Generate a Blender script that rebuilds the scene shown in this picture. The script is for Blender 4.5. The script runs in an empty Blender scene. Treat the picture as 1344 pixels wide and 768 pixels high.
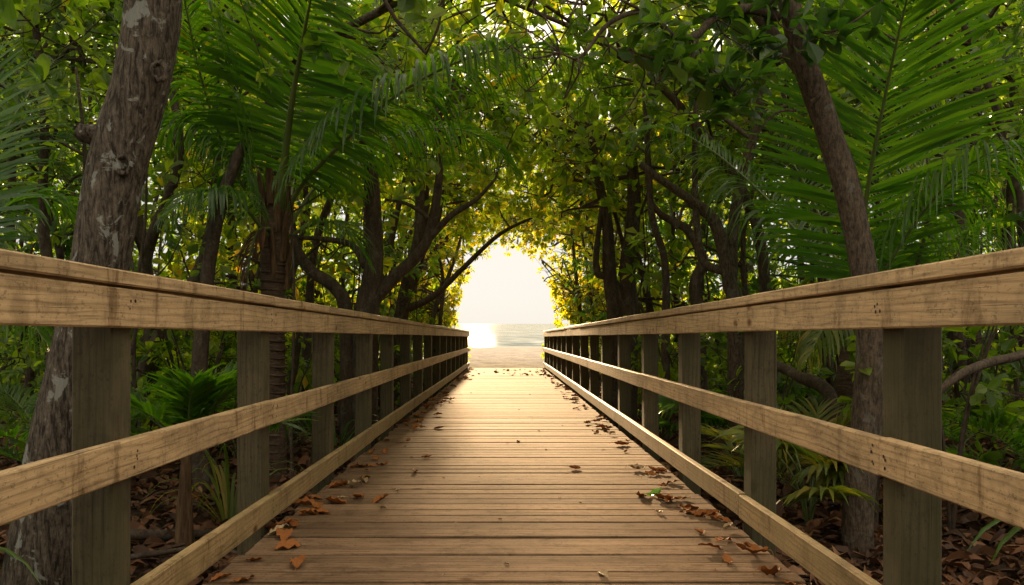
import bpy, math, random
import numpy as np
from mathutils import Vector

# ------------------------------------------------------------------ basics
E = 1.45                      # eye height above the forest floor
F = 1040.0                    # focal length in photo pixels (photo is 1344 wide)
CX, HY = 664.5, 425.0
SL = 0.0173                   # the walk falls this much per metre towards the beach
rnd = random.Random(7)
RG = np.random.default_rng(11)
scn = bpy.context.scene
COL = scn.collection

def P(px, py, Y):
    """a point Y metres ahead of the eye, read off the photograph"""
    return np.array([(px - CX) / F * Y, Y, E - (py - HY) / F * Y])

def nrm(a):
    a = np.asarray(a, float)
    return a / np.maximum(np.linalg.norm(a, axis=-1, keepdims=True), 1e-9)

class MB:
    """collects numpy geometry, links it as ONE mesh object"""
    def __init__(s): s.v = []; s.f = []; s.n = 0
    def add(s, v, faces, mi=0):
        v = np.asarray(v, float).reshape(-1, 3)
        for f in faces:
            f = np.asarray(f, int)
            if len(f): s.f.append((f + s.n, mi))
        s.v.append(v); s.n += len(v)
    def build(s, name, mats, parent=None, smooth=True):
        me = bpy.data.meshes.new(name)
        V = np.concatenate(s.v) if s.v else np.zeros((0, 3))
        me.vertices.add(len(V)); me.vertices.foreach_set('co', V.astype(np.float32).ravel())
        loops = np.concatenate([f.ravel() for f, _ in s.f]) if s.f else np.zeros(0, int)
        tot = np.concatenate([np.full(len(f), f.shape[1]) for f, _ in s.f]) if s.f else np.zeros(0, int)
        mi = np.concatenate([np.full(len(f), m) for f, m in s.f]) if s.f else np.zeros(0, int)
        st = np.concatenate([[0], np.cumsum(tot)[:-1]]) if len(tot) else tot
        me.loops.add(len(loops)); me.loops.foreach_set('vertex_index', loops.astype(np.int32))
        me.polygons.add(len(tot)); me.polygons.foreach_set('loop_start', st.astype(np.int32))
        me.polygons.foreach_set('loop_total', tot.astype(np.int32))
        me.polygons.foreach_set('material_index', mi.astype(np.int32))
        me.polygons.foreach_set('use_smooth', np.full(len(tot), smooth))
        for m in (mats if isinstance(mats, (list, tuple)) else [mats]): me.materials.append(m)
        me.update(calc_edges=True)
        o = bpy.data.objects.new(name, me); COL.objects.link(o)
        if parent is not None: o.parent = parent
        return o

def tag(o, label=None, cat=None, group=None, kind=None):
    if label: o['label'] = label
    if cat: o['category'] = cat
    if group: o['group'] = group
    if kind: o['kind'] = kind
    return o

def empty(name, loc, label, cat, group=None):
    o = bpy.data.objects.new(name, None); COL.objects.link(o)
    o.empty_display_size = 0.1
    o['anchor'] = [float(c) for c in loc]
    return tag(o, label, cat, group)

def settle_anchor(root):
    """put the Empty at the thing's base; the parts were built in world coordinates"""
    a = Vector(root['anchor']); root.location = a
    for c in root.children:
        c.location = -a
    del root['anchor']

def smooth_path(pts, rad, n):
    pts = np.asarray(pts, float); rad = np.asarray(rad, float)
    k = len(pts)
    if k == 2:
        t = np.linspace(0, 1, n)[:, None]
        return pts[0] * (1 - t) + pts[1] * t, rad[0] * (1 - t[:, 0]) + rad[1] * t[:, 0]
    p = np.vstack([2 * pts[0] - pts[1], pts, 2 * pts[-1] - pts[-2]])
    u = np.linspace(0, k - 1 - 1e-6, n); i = u.astype(int); t = (u - i)[:, None]
    a, b, c, d = p[i], p[i + 1], p[i + 2], p[i + 3]
    q = .5 * ((2 * b) + (-a + c) * t + (2 * a - 5 * b + 4 * c - d) * t ** 2 + (-a + 3 * b - 3 * c + d) * t ** 3)
    return q, np.interp(u, np.arange(k), rad)

def tube(mb, pts, rad, sides=8, n=None, rough=0.0, mi=0, cap=True):
    pts = np.asarray(pts, float)
    if np.isscalar(rad): rad = [rad] * len(pts)
    if n is None: n = max(3, len(pts) * 3)
    q, r = smooth_path(pts, rad, n)
    T = nrm(np.gradient(q, axis=0))
    up = np.array([0.13, 0.21, 1.0]) if abs(nrm(q[-1] - q[0])[2]) < .8 else np.array([1.0, .17, .1])
    A = nrm(np.cross(T, up)); B = np.cross(T, A)
    th = np.linspace(0, 2 * np.pi, sides, endpoint=False)
    ring = A[:, None, :] * np.cos(th)[None, :, None] + B[:, None, :] * np.sin(th)[None, :, None]
    rr = np.repeat(r[:, None], sides, 1)
    if rough:
        ph = RG.random(6) * 6.28; s = np.linspace(0, n / 3.0, n)[:, None]
        w = (np.sin(th[None] * 2 + s * .9 + ph[0]) + np.sin(th[None] * 3 - s * 1.3 + ph[1]) * .7
             + np.sin(th[None] * 5 + s * 2.3 + ph[2]) * .5 + RG.normal(size=(n, sides)) * .35)
        rr = rr * (1 + rough * w)
    V = (q[:, None, :] + ring * rr[..., None]).reshape(-1, 3)
    i = np.arange(n - 1)[:, None] * sides; j = np.arange(sides)[None]; j2 = (j + 1) % sides
    Q = np.stack([i + j, i + j2, i + sides + j2, i + sides + j], -1).reshape(-1, 4)
    fs = [Q]
    if cap and sides <= 32:
        fs.append(np.array([[ (n - 1) * sides + k for k in range(sides)]]))
    mb.add(V, fs, mi)
    return q, r

def leaves(mb, B, D, N, L, W, detail=True, mi=0, cup=.25, curl=.18):
    """obovate leaves folded on the midrib; B base, D direction, N upper side"""
    if len(B) == 0: return
    D = nrm(D); S = nrm(np.cross(D, N)); N = np.cross(S, D)
    L = L[:, None]; W = W[:, None]
    if detail:
        k = len(B)
        tpl = [(0, 0, 0), (.4, 0, -.02), (.78, 0, -.06), (1, 0, -.16),
               (.35, .36, .0), (.74, .5, -.02), (.35, -.36, .0), (.74, -.5, -.02), (.93, .26, -.1), (.93, -.26, -.1)]
        V = []
        for a, b, c in tpl:
            V.append(B + D * L * a + S * W * b + N * (W * abs(b) * cup * 1.4 + L * c * curl * 4 * a))
        V = np.stack(V, 1).reshape(-1, 3)
        i = np.arange(k)[:, None] * 10
        t = np.concatenate([i + [0, 4, 1], i + [0, 1, 6], i + [2, 5, 8], i + [2, 9, 7], i + [2, 8, 3], i + [2, 3, 9]])
        q = np.concatenate([i + [1, 4, 5, 2], i + [1, 2, 7, 6]])
        mb.add(V, [t, q], mi)
    else:
        k = len(B)
        V = np.stack([B, B + D * L * .6 + S * W * .5 + N * W * .15, B + D * L - N * L * .08, B + D * L * .6 - S * W * .5 + N * W * .15], 1).reshape(-1, 3)
        i = np.arange(k)[:, None] * 4
        mb.add(V, [np.concatenate([i + [0, 1, 2], i + [0, 2, 3]])], mi)

# ------------------------------------------------------------------ materials
def new_mat(name):
    m = bpy.data.materials.new(name); m.use_nodes = True
    nt = m.node_tree; nt.nodes.clear()
    return m, nt

def node(nt, t, **kw):
    n = nt.nodes.new(t)
    for k, v in kw.items():
        if k in n.inputs: n.inputs[k].default_value = v
        else: setattr(n, k, v)
    return n

def ramp(nt, stops):
    n = nt.nodes.new('ShaderNodeValToRGB'); cr = n.color_ramp
    cr.elements[0].position, cr.elements[0].color = stops[0][0], (*stops[0][1], 1)
    cr.elements[1].position, cr.elements[1].color = stops[-1][0], (*stops[-1][1], 1)
    for p, c in stops[1:-1]:
        e = cr.elements.new(p); e.color = (*c, 1)
    return n

def g(v): return (v, v, v)

def mixc(nt, mode, fac, a, b):
    n = nt.nodes.new('ShaderNodeMix'); n.data_type = 'RGBA'; n.blend_type = mode
    L = nt.links
    for s, v in ((0, fac), (6, a), (7, b)):
        if hasattr(v, 'is_linked'): L.new(v, n.inputs[s])
        else: n.inputs[s].default_value = v if s == 0 else (*v, 1)
    return n.outputs[2]

def math_(nt, op, a, b=None):
    n = nt.nodes.new('ShaderNodeMath'); n.operation = op
    for i, v in enumerate((a, b)):
        if v is None: continue
        if hasattr(v, 'is_linked'): nt.links.new(v, n.inputs[i])
        else: n.inputs[i].default_value = v
    return n.outputs[0]

def coords(nt, scale, rand=0.0, src='Object'):
    tc = nt.nodes.new('ShaderNodeTexCoord')
    mp = node(nt, 'ShaderNodeMapping'); mp.inputs['Scale'].default_value = scale
    out = tc.outputs[src]
    if rand:
        geo = nt.nodes.new('ShaderNodeNewGeometry')
        v = nt.nodes.new('ShaderNodeVectorMath'); v.operation = 'SCALE'
        c = nt.nodes.new('ShaderNodeCombineXYZ')
        for i, k in enumerate((1.0, .73, .41)):
            nt.links.new(math_(nt, 'MULTIPLY', geo.outputs['Random Per Island'], k * rand), c.inputs[i])
        a = nt.nodes.new('ShaderNodeVectorMath'); a.operation = 'ADD'
        nt.links.new(out, a.inputs[0]); nt.links.new(c.outputs[0], a.inputs[1]); out = a.outputs[0]
    nt.links.new(out, mp.inputs['Vector'])
    return mp.outputs[0]

def noise(nt, vec, scale, detail=5, rough=.6, dist=0.0):
    n = node(nt, 'ShaderNodeTexNoise'); n.inputs['Scale'].default_value = scale
    n.inputs['Detail'].default_value = detail; n.inputs['Roughness'].default_value = rough
    n.inputs['Distortion'].default_value = dist
    nt.links.new(vec, n.inputs['Vector'])
    return n.outputs[0]

def finish(nt, col, rough, bump=None, bstr=.3, bdist=.01, spec=.4, extra=None):
    b = node(nt, 'ShaderNodeBsdfPrincipled'); o = nt.nodes.new('ShaderNodeOutputMaterial'); L = nt.links
    L.new(col, b.inputs['Base Color'])
    if hasattr(rough, 'is_linked'): L.new(rough, b.inputs['Roughness'])
    else: b.inputs['Roughness'].default_value = rough
    b.inputs['Specular IOR Level'].default_value = spec
    if bump is not None:
        bn = node(nt, 'ShaderNodeBump'); bn.inputs['Strength'].default_value = bstr; bn.inputs['Distance'].default_value = bdist
        L.new(bump, bn.inputs['Height']); L.new(bn.outputs[0], b.inputs['Normal'])
    L.new((extra(b) if extra else b.outputs[0]), o.inputs['Surface'])

def wood(name, axis, dark, mid, light, rough=.75, spec=.3, green=None, streak=0.0, knots=True, bstr=.35):
    m, nt = new_mat(name)
    s = {'x': (1.6, 60, 60), 'y': (60, 1.6, 60), 'z': (60, 60, 1.6)}[axis]
    s2 = {'x': (.9, 5, 5), 'y': (5, .9, 5), 'z': (5, 5, .9)}[axis]
    v = coords(nt, s, 37.0); v2 = coords(nt, s2, 37.0)
    grain = noise(nt, v, 1.6, 8, .72, .5)
    broad = noise(nt, v2, 1.1, 4, .55, .8)
    c = ramp(nt, [(.25, dark), (.48, mid), (.8, light)]); nt.links.new(grain, c.inputs[0])
    geo = nt.nodes.new('ShaderNodeNewGeometry')
    tone = ramp(nt, [(0, g(.72)), (.5, g(.95)), (1, g(1.18))]); nt.links.new(geo.outputs['Random Per Island'], tone.inputs[0])
    col = mixc(nt, 'MULTIPLY', 1.0, c.outputs[0], tone.outputs[0])
    br = ramp(nt, [(.3, g(.68)), (.55, g(1.0)), (.75, g(1.12))]); nt.links.new(broad, br.inputs[0])
    col = mixc(nt, 'MULTIPLY', 1.0, col, br.outputs[0])
    wav = node(nt, 'ShaderNodeTexWave'); wav.wave_type = 'BANDS'; wav.bands_direction = {'x': 'Y', 'y': 'Z', 'z': 'X'}[axis]
    wav.inputs['Scale'].default_value = 5.5; wav.inputs['Distortion'].default_value = 9.0; wav.inputs['Detail'].default_value = 3; wav.inputs['Detail Scale'].default_value = .7
    ws = {'x': (.45, 2.2, 2.2), 'y': (2.2, .45, 2.2), 'z': (2.2, 2.2, .45)}[axis]
    nt.links.new(coords(nt, ws, 29.0), wav.inputs['Vector'])
    wvr = ramp(nt, [(.0, g(.7)), (.18, g(.95)), (.6, g(1.04))]); nt.links.new(wav.outputs[1], wvr.inputs[0])
    col = mixc(nt, 'MULTIPLY', .9, col, wvr.outputs[0])
    pit = ramp(nt, [(.36, g(.5)), (.42, g(1.0))]); nt.links.new(noise(nt, coords(nt, {'x': (.5, 1, 1), 'y': (1, .5, 1), 'z': (1, 1, .5)}[axis], 13.0), 85, 3, .7), pit.inputs[0])
    col = mixc(nt, 'MULTIPLY', .75, col, pit.outputs[0])
    # blotchy weathering
    w = noise(nt, coords(nt, (1, 1, 1), 5.0), 9.0, 6, .7)
    wr = ramp(nt, [(.35, (.62, .6, .56)), (.5, (1, 1, 1)), (.7, (1.08, 1.04, .98))]); nt.links.new(w, wr.inputs[0])
    col = mixc(nt, 'MULTIPLY', .8, col, wr.outputs[0])
    h = grain
    if knots:
        ks = {'x': (2.0, 3.6, 3.6), 'y': (3.6, 2.0, 3.6), 'z': (3.6, 3.6, 2.0)}[axis]
        vo = node(nt, 'ShaderNodeTexVoronoi'); vo.inputs['Scale'].default_value = 1.25
        nt.links.new(coords(nt, ks, 19.0), vo.inputs['Vector'])
        kn = ramp(nt, [(.035, (.22, .14, .09)), (.07, (.55, .42, .3)), (.12, (1, 1, 1))]); nt.links.new(vo.outputs['Distance'], kn.inputs[0])
        col = mixc(nt, 'MULTIPLY', 1.0, col, kn.outputs[0])
        # short checks and splits along the grain
        cs = {'x': (1.4, 130, 130), 'y': (130, 1.4, 130), 'z': (130, 130, 1.4)}[axis]
        cr = ramp(nt, [(.0, g(1.0)), (.68, g(1.0)), (.73, g(.3))]); nt.links.new(noise(nt, coords(nt, cs, 9.0), 1.0, 2, .4), cr.inputs[0])
        col = mixc(nt, 'MULTIPLY', .85, col, cr.outputs[0])
        h = math_(nt, 'MULTIPLY', grain, cr.outputs[0])
    if streak:
        st = ramp(nt, [(.56, g(1.0)), (.66, (.42, .36, .3))]); nt.links.new(noise(nt, coords(nt, (9, 7.5, 1.6), 3.0), 1.3, 5, .7, .3), st.inputs[0])
        col = mixc(nt, 'MULTIPLY', streak, col, st.outputs[0])
        sp = ramp(nt, [(.66, g(1.0)), (.72, (.3, .25, .2))]); nt.links.new(noise(nt, coords(nt, (1, 1, 1), 3.0), 60, 3, .6), sp.inputs[0])
        col = mixc(nt, 'MULTIPLY', streak * .8, col, sp.outputs[0])
    if green:
        gr = ramp(nt, [(.42, (0, 0, 0)), (.62, (1, 1, 1))]); nt.links.new(noise(nt, coords(nt, (2, 2, 1), 7.0), 1.6, 4, .6), gr.inputs[0])
        col = mixc(nt, 'MIX', math_(nt, 'MULTIPLY', gr.outputs[0], .65), col, green)
    finish(nt, col, rough, h, bstr, .006, spec)
    return m

M = {}
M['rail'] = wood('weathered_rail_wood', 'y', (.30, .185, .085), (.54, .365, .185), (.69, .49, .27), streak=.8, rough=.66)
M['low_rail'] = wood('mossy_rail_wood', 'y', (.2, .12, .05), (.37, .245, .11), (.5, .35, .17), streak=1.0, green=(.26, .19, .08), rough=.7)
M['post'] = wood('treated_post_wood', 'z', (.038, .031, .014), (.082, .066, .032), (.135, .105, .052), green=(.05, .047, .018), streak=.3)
M['deck'] = wood('deck_board_wood', 'x', (.085, .05, .028), (.18, .113, .065), (.27, .178, .105), rough=.9, spec=.03, bstr=.5)
M['beam'] = wood('beam_wood', 'y', (.05, .04, .025), (.09, .07, .045), (.13, .1, .07), knots=False)

def simple(name, stops, scale=8, rough=.8, spec=.3, bstr=.3, bdist=.01, vec=(1, 1, 1), island=False):
    m, nt = new_mat(name)
    c = ramp(nt, stops)
    n = noise(nt, coords(nt, vec, 11.0 if island else 0), scale, 6, .65)
    if island:
        geo = nt.nodes.new('ShaderNodeNewGeometry')
        nt.links.new(math_(nt, 'ADD', math_(nt, 'MULTIPLY', geo.outputs['Random Per Island'], .75), math_(nt, 'MULTIPLY', n, .25)), c.inputs[0])
    else: nt.links.new(n, c.inputs[0])
    finish(nt, c.outputs[0], rough, n, bstr, bdist, spec)
    return m
M['rust'] = simple('rusty_nail', [(.3, (.03, .018, .012)), (.7, (.07, .04, .025))], 90)

def leafmat(name, stops, trans=.45, tcol=(.9, 1.0, .35), rough=.38, spec=.5, tboost=1.0):
    m, nt = new_mat(name)
    geo = nt.nodes.new('ShaderNodeNewGeometry')
    c = ramp(nt, stops); nt.links.new(geo.outputs['Random Per Island'], c.inputs[0])
    n = noise(nt, coords(nt, (1, 1, 1)), 1.1, 3, .5)
    v = ramp(nt, [(.35, (.68, .78, .8)), (.65, (1.25, 1.15, .95))]); nt.links.new(n, v.inputs[0])
    col = mixc(nt, 'MULTIPLY', 1.0, c.outputs[0], v.outputs[0])
    tc = mixc(nt, 'MULTIPLY', 1.0, col, tuple(t * tboost for t in tcol))
    def extra(b):
        t = nt.nodes.new('ShaderNodeBsdfTranslucent'); nt.links.new(tc, t.inputs['Color'])
        x = nt.nodes.new('ShaderNodeMixShader'); x.inputs[0].default_value = trans
        nt.links.new(b.outputs[0], x.inputs[1]); nt.links.new(t.outputs[0], x.inputs[2])
        return x.outputs[0]
    finish(nt, col, rough, None, spec=spec, extra=extra)
    return m
M['leaf'] = leafmat('broad_green_leaf', [(0, (.05, .095, .015)), (.5, (.095, .15, .022)), (.9, (.14, .19, .03)), (.985, (.15, .2, .03)), (1, (.36, .26, .03))],
                    tcol=(1.5, 1.55, .32), tboost=2.3, trans=.55)
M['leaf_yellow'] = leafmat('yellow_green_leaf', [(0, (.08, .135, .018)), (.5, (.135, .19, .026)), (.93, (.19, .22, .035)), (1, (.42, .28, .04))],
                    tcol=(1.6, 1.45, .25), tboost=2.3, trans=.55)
M['leaf_dark'] = leafmat('glossy_dark_leaf', [(0, (.035, .075, .018)), (.6, (.065, .12, .025)), (1, (.1, .15, .03))], tcol=(1.2, 1.6, .4), tboost=1.5, rough=.3, spec=.6)
M['palm'] = leafmat('palm_leaflet', [(0, (.035, .085, .012)), (.6, (.06, .12, .018)), (1, (.09, .15, .02))], tcol=(1.3, 1.6, .25), tboost=2.1, trans=.5, rough=.33, spec=.6)
M['palm_yellow'] = leafmat('palm_leaflet_yellow', [(0, (.06, .1, .02)), (.6, (.12, .15, .03)), (1, (.26, .2, .04))], tcol=(1.4, 1.4, .35), tboost=1.5)  # pale yellow leaflets; on the right palm's low fronds yellow light painted as colour

M['leaf_sun_glow'] = leafmat('glow_tinted_leaf', [(0, (.085, .125, .015)), (.5, (.14, .17, .025)), (.9, (.2, .2, .035)), (1, (.42, .26, .04))],
                    tcol=(1.65, 1.45, .22), tboost=2.0, trans=.58)  # stronger yellow and translucency put the sun's golden glow into the leaf colour
def bark(name, stops, vec=(9, 9, 1.6), lichen=0.0, bstr=.8, bdist=.02, scale=2.2):
    m, nt = new_mat(name)
    n = noise(nt, coords(nt, vec), scale, 8, .7, .6)
    n2 = noise(nt, coords(nt, (1, 1, 1)), 34, 4, .7)
    c = ramp(nt, stops); nt.links.new(n, c.inputs[0])
    r2 = ramp(nt, [(.3, g(.6)), (.6, g(1.15))]); nt.links.new(n2, r2.inputs[0])
    col = mixc(nt, 'MULTIPLY', 1.0, c.outputs[0], r2.outputs[0])
    if lichen:
        l = ramp(nt, [(.585, g(0)), (.61, g(1))]); nt.links.new(noise(nt, coords(nt, (1, 1, .8)), 7.5, 7, .62, .5), l.inputs[0])
        col = mixc(nt, 'MIX', math_(nt, 'MULTIPLY', l.outputs[0], lichen), col, (.30, .31, .27))
    h = math_(nt, 'ADD', n, math_(nt, 'MULTIPLY', n2, .3))
    finish(nt, col, .85, h, bstr, bdist, .25)
    return m
M['bark_big'] = bark('ridged_bark', [(.40, (.02, .016, .011)), (.49, (.085, .066, .045)), (.68, (.19, .155, .115))], (24, 24, 4.5), .75, 1.0, .03)
M['bark'] = bark('thin_brown_bark', [(.36, (.026, .019, .012)), (.5, (.078, .056, .036)), (.72, (.14, .105, .072))], (26, 26, 6), .15, .7, .012)
M['bark_dark'] = bark('dark_mangrove_bark', [(.3, (.028, .02, .014)), (.5, (.065, .046, .03)), (.75, (.12, .088, .06))], (8, 8, 2), .12, .7, .02)
M['bark_palm'] = bark('ringed_palm_bark', [(.35, (.045, .03, .018)), (.5, (.10, .065, .04)), (.7, (.16, .11, .07))], (2.5, 2.5, 16), 0, 1.0, .03)
M['stalk'] = simple('green_stalk', [(.3, (.06, .1, .02)), (.7, (.13, .16, .04))], 5, .45, .5, .1)
M['fibre'] = simple('brown_palm_fibre', [(.3, (.035, .02, .012)), (.5, (.10, .06, .03)), (.75, (.19, .12, .06))], 3, .9, .2, .8, .02, (14, 14, 2))
M['dead'] = simple('dead_leaf', [(.1, (.035, .02, .012)), (.3, (.09, .04, .018)), (.45, (.16, .06, .02)), (.6, (.28, .10, .022)), (.75, (.36, .17, .04)), (.9, (.38, .27, .1))], 22, .8, .2, .5, .006, island=True)
_nt = M['dead'].node_tree; _g = [n for n in _nt.nodes if n.bl_idname == 'ShaderNodeNewGeometry'][0]
_oi = _nt.nodes.new('ShaderNodeObjectInfo'); _to = [l.to_socket for l in _g.outputs['Random Per Island'].links][-1]
for _l in list(_g.outputs['Random Per Island'].links):
    _s = _l.to_socket; _nt.links.new(_oi.outputs['Random'], _s)
M['litter'] = simple('litter_leaf', [(0, (.03, .017, .011)), (.4, (.085, .04, .02)), (.75, (.17, .075, .032)), (1, (.26, .15, .075))], 14, .75, .3, .4, .006, island=True)

# ------------------------------------------------------------------ setting: ground, beach, sea
def grid(name, xs, ys, zf, mat, kind='structure', label=None, cat=None):
    X, Y = np.meshgrid(xs, ys); Z = zf(X, Y)
    V = np.stack([X, Y, Z], -1).reshape(-1, 3)
    nx, ny = len(xs), len(ys)
    i = (np.arange(ny - 1)[:, None] * nx + np.arange(nx - 1)[None]).reshape(-1)
    mb = MB(); mb.add(V, [np.stack([i, i + 1, i + nx + 1, i + nx], -1)])
    return tag(mb.build(name, mat), label, cat, None, kind)

def hump(X, Y):
    return (.035 * np.sin(X * 1.7 + 1.1 * np.sin(Y * .6)) + .03 * np.sin(Y * 1.3 + X * .7) + .02 * np.sin(X * 4.1 + Y * 3.3)
            + .012 * np.sin(X * 9.3 - Y * 7.1))
def floor_z(X, Y):
    z = hump(X, Y) + .12 * np.clip((np.abs(X) - 2) / 6, 0, 1)
    return z - 1.2 * np.clip((Y - 27.5) / 4.0, 0, 1) ** 2 - .5 * np.clip((Y - 23.6) / 1.2, 0, 1) * np.clip((2.6 - np.abs(X)) / .8, 0, 1)

m, nt = new_mat('forest_soil')
n1 = noise(nt, coords(nt, (1, 1, 1)), 3, 8, .7); n2 = noise(nt, coords(nt, (1, 1, 1)), 26, 6, .75)
c1 = ramp(nt, [(.3, (.03, .02, .013)), (.5, (.075, .045, .026)), (.75, (.13, .08, .045))]); nt.links.new(n2, c1.inputs[0])
c2 = ramp(nt, [(.35, g(.6)), (.65, g(1.2))]); nt.links.new(n1, c2.inputs[0])
finish(nt, mixc(nt, 'MULTIPLY', 1, c1.outputs[0], c2.outputs[0]), .9, n2, .9, .04, .2)
M['soil'] = m
grid('forest_floor', np.linspace(-45, 45, 300), np.concatenate([np.linspace(-22, 0, 40), np.linspace(.1, 12, 110), np.linspace(12.3, 31, 50)]), floor_z, M['soil'])

def beach_z(X, Y):
    z = np.interp(Y, [15, 24.5, 34, 50, 68, 90, 400], [-.6, -.035, -.06, -.2, -.55, -.95, -6])
    return z + (.018 * np.sin(X * 2.1 + Y * .9) + .014 * np.sin(Y * 2.7 - X * 1.2) + .01 * np.sin(X * 5.3 + Y * 4.1)) * np.clip((66 - Y) / 30, 0, 1)
m, nt = new_mat('beach_sand')
n1 = noise(nt, coords(nt, (1, 1, 1)), 7, 8, .75); n2 = noise(nt, coords(nt, (1, 1, 1)), 1.2, 5, .6)
c1 = ramp(nt, [(.3, (.25, .22, .19)), (.5, (.35, .315, .275)), (.7, (.44, .40, .355))]); nt.links.new(n1, c1.inputs[0])
c2 = ramp(nt, [(.35, g(.82)), (.65, g(1.08))]); nt.links.new(n2, c2.inputs[0])
finish(nt, mixc(nt, 'MULTIPLY', 1, c1.outputs[0], c2.outputs[0]), 1.0, n1, .6, .05, .0)
grid('beach_sand', np.concatenate([np.linspace(-300, -12, 40), np.linspace(-11.7, 12, 120), np.linspace(12.5, 300, 40)]),
     np.concatenate([np.linspace(15, 45, 150), np.linspace(45.5, 400, 120)]), beach_z, m)

m, nt = new_mat('sea_water')
wv = noise(nt, coords(nt, (.28, 1.0, 1)), .9, 6, .62, .4)
wv2 = noise(nt, coords(nt, (.05, .16, 1)), .6, 4, .6)
hh = math_(nt, 'ADD', math_(nt, 'MULTIPLY', wv, .55), wv2)
c1 = ramp(nt, [(.38, (.12, .15, .15)), (.62, (.42, .44, .42))]); nt.links.new(wv, c1.inputs[0])
# whitish foam line at the shore
tcx = nt.nodes.new('ShaderNodeTexCoord'); sx = nt.nodes.new('ShaderNodeSeparateXYZ'); nt.links.new(tcx.outputs['Object'], sx.inputs[0])
yy = math_(nt, 'ADD', sx.outputs[1], math_(nt, 'MULTIPLY', wv2, 4.0))
fo = ramp(nt, [(0, g(1)), (.35, g(.85)), (.5, g(0)), (.62, g(0)), (.7, g(.6)), (.8, g(0))])
nt.links.new(math_(nt, 'DIVIDE', math_(nt, 'SUBTRACT', yy, 69.0), 9.0), fo.inputs[0])
col = mixc(nt, 'MIX', fo.outputs[0], c1.outputs[0], (.4, .4, .39))
bn = node(nt, 'ShaderNodeBump'); bn.inputs['Strength'].default_value = .5; bn.inputs['Distance'].default_value = .2; nt.links.new(hh, bn.inputs['Height'])
df = nt.nodes.new('ShaderNodeBsdfDiffuse'); nt.links.new(col, df.inputs['Color']); nt.links.new(bn.outputs[0], df.inputs['Normal'])
gl = nt.nodes.new('ShaderNodeBsdfGlossy'); gl.inputs['Roughness'].default_value = .08; gl.inputs['Color'].default_value = (.85, .88, .9, 1); nt.links.new(bn.outputs[0], gl.inputs['Normal'])
mx = nt.nodes.new('ShaderNodeMixShader'); mx.inputs[0].default_value = .012
nt.links.new(df.outputs[0], mx.inputs[1]); nt.links.new(gl.outputs[0], mx.inputs[2])
mo = nt.nodes.new('ShaderNodeOutputMaterial'); nt.links.new(mx.outputs[0], mo.inputs['Surface'])
def sea_zf(X, Y): return np.full_like(X, -.55) + .05 * np.sin(Y * 1.15 + .35 * np.sin(X * .2)) * np.clip((160 - Y) / 80, 0, 1) * np.clip((Y - 64) / 6, 0, 1)
grid('sea_water', np.concatenate([[-9000, -2000, -500], np.linspace(-120, 120, 60), [500, 2000, 9000]]),
     np.concatenate([np.linspace(60, 170, 240), [200, 300, 500, 1000, 3000, 9000, 20000]]), sea_zf, m)

# ------------------------------------------------------------------ boardwalk
def zw(z, y):            # height relative to the eye in the walk's own frame -> world
    return E + z - SL * y

def box(mb, x0, x1, y0, y1, z0, z1, bev=.004, mi=0, walk=True, jit=0.0, ny=1):
    """chamfered box; its long edges along y or x get a small bevel, both ends too"""
    b = bev
    ring = [(x0 + b, z0), (x1 - b, z0), (x1, z0 + b), (x1, z1 - b), (x1 - b, z1), (x0 + b, z1), (x0, z1 - b), (x0, z0 + b)]
    cx, cz = (x0 + x1) / 2, (z0 + z1) / 2
    V = []
    ysl = [(y0, .0), (y0 + b, 1)] + [(y0 + (y1 - y0) * k / ny, 1) for k in range(1, ny)] + [(y1 - b, 1), (y1, 0)]
    sx, sz = (x1 - x0 - 2 * b) / (x1 - x0), (z1 - z0 - 2 * b) / (z1 - z0)
    for y, full in ysl:
        w = (RG.normal(0, jit), RG.normal(0, jit)) if jit else (0, 0)
        for x, z in ring:
            if not full: x, z = cx + (x - cx) * sx, cz + (z - cz) * sz
            x += w[0]; z += w[1]
            V.append((x, y, zw(z, y) if walk else z))
    V = np.array(V); n = len(ysl)
    i = np.arange(n - 1)[:, None] * 8; j = np.arange(8)[None]; j2 = (j + 1) % 8
    Q = np.stack([i + j2, i + j, i + 8 + j, i + 8 + j2], -1).reshape(-1, 4)
    caps = np.array([[0, 1, 2, 3, 4, 5, 6, 7], [(n - 1) * 8 + k for k in range(7, -1, -1)]])
    mb.add(V, [Q, caps], mi)

XR, XP, PW = 1.17, 1.212, .126
DZ = -.97
YEND = 25.25
PY = [2.43 + 1.5 * k for k in range(-3, 16)]

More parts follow.
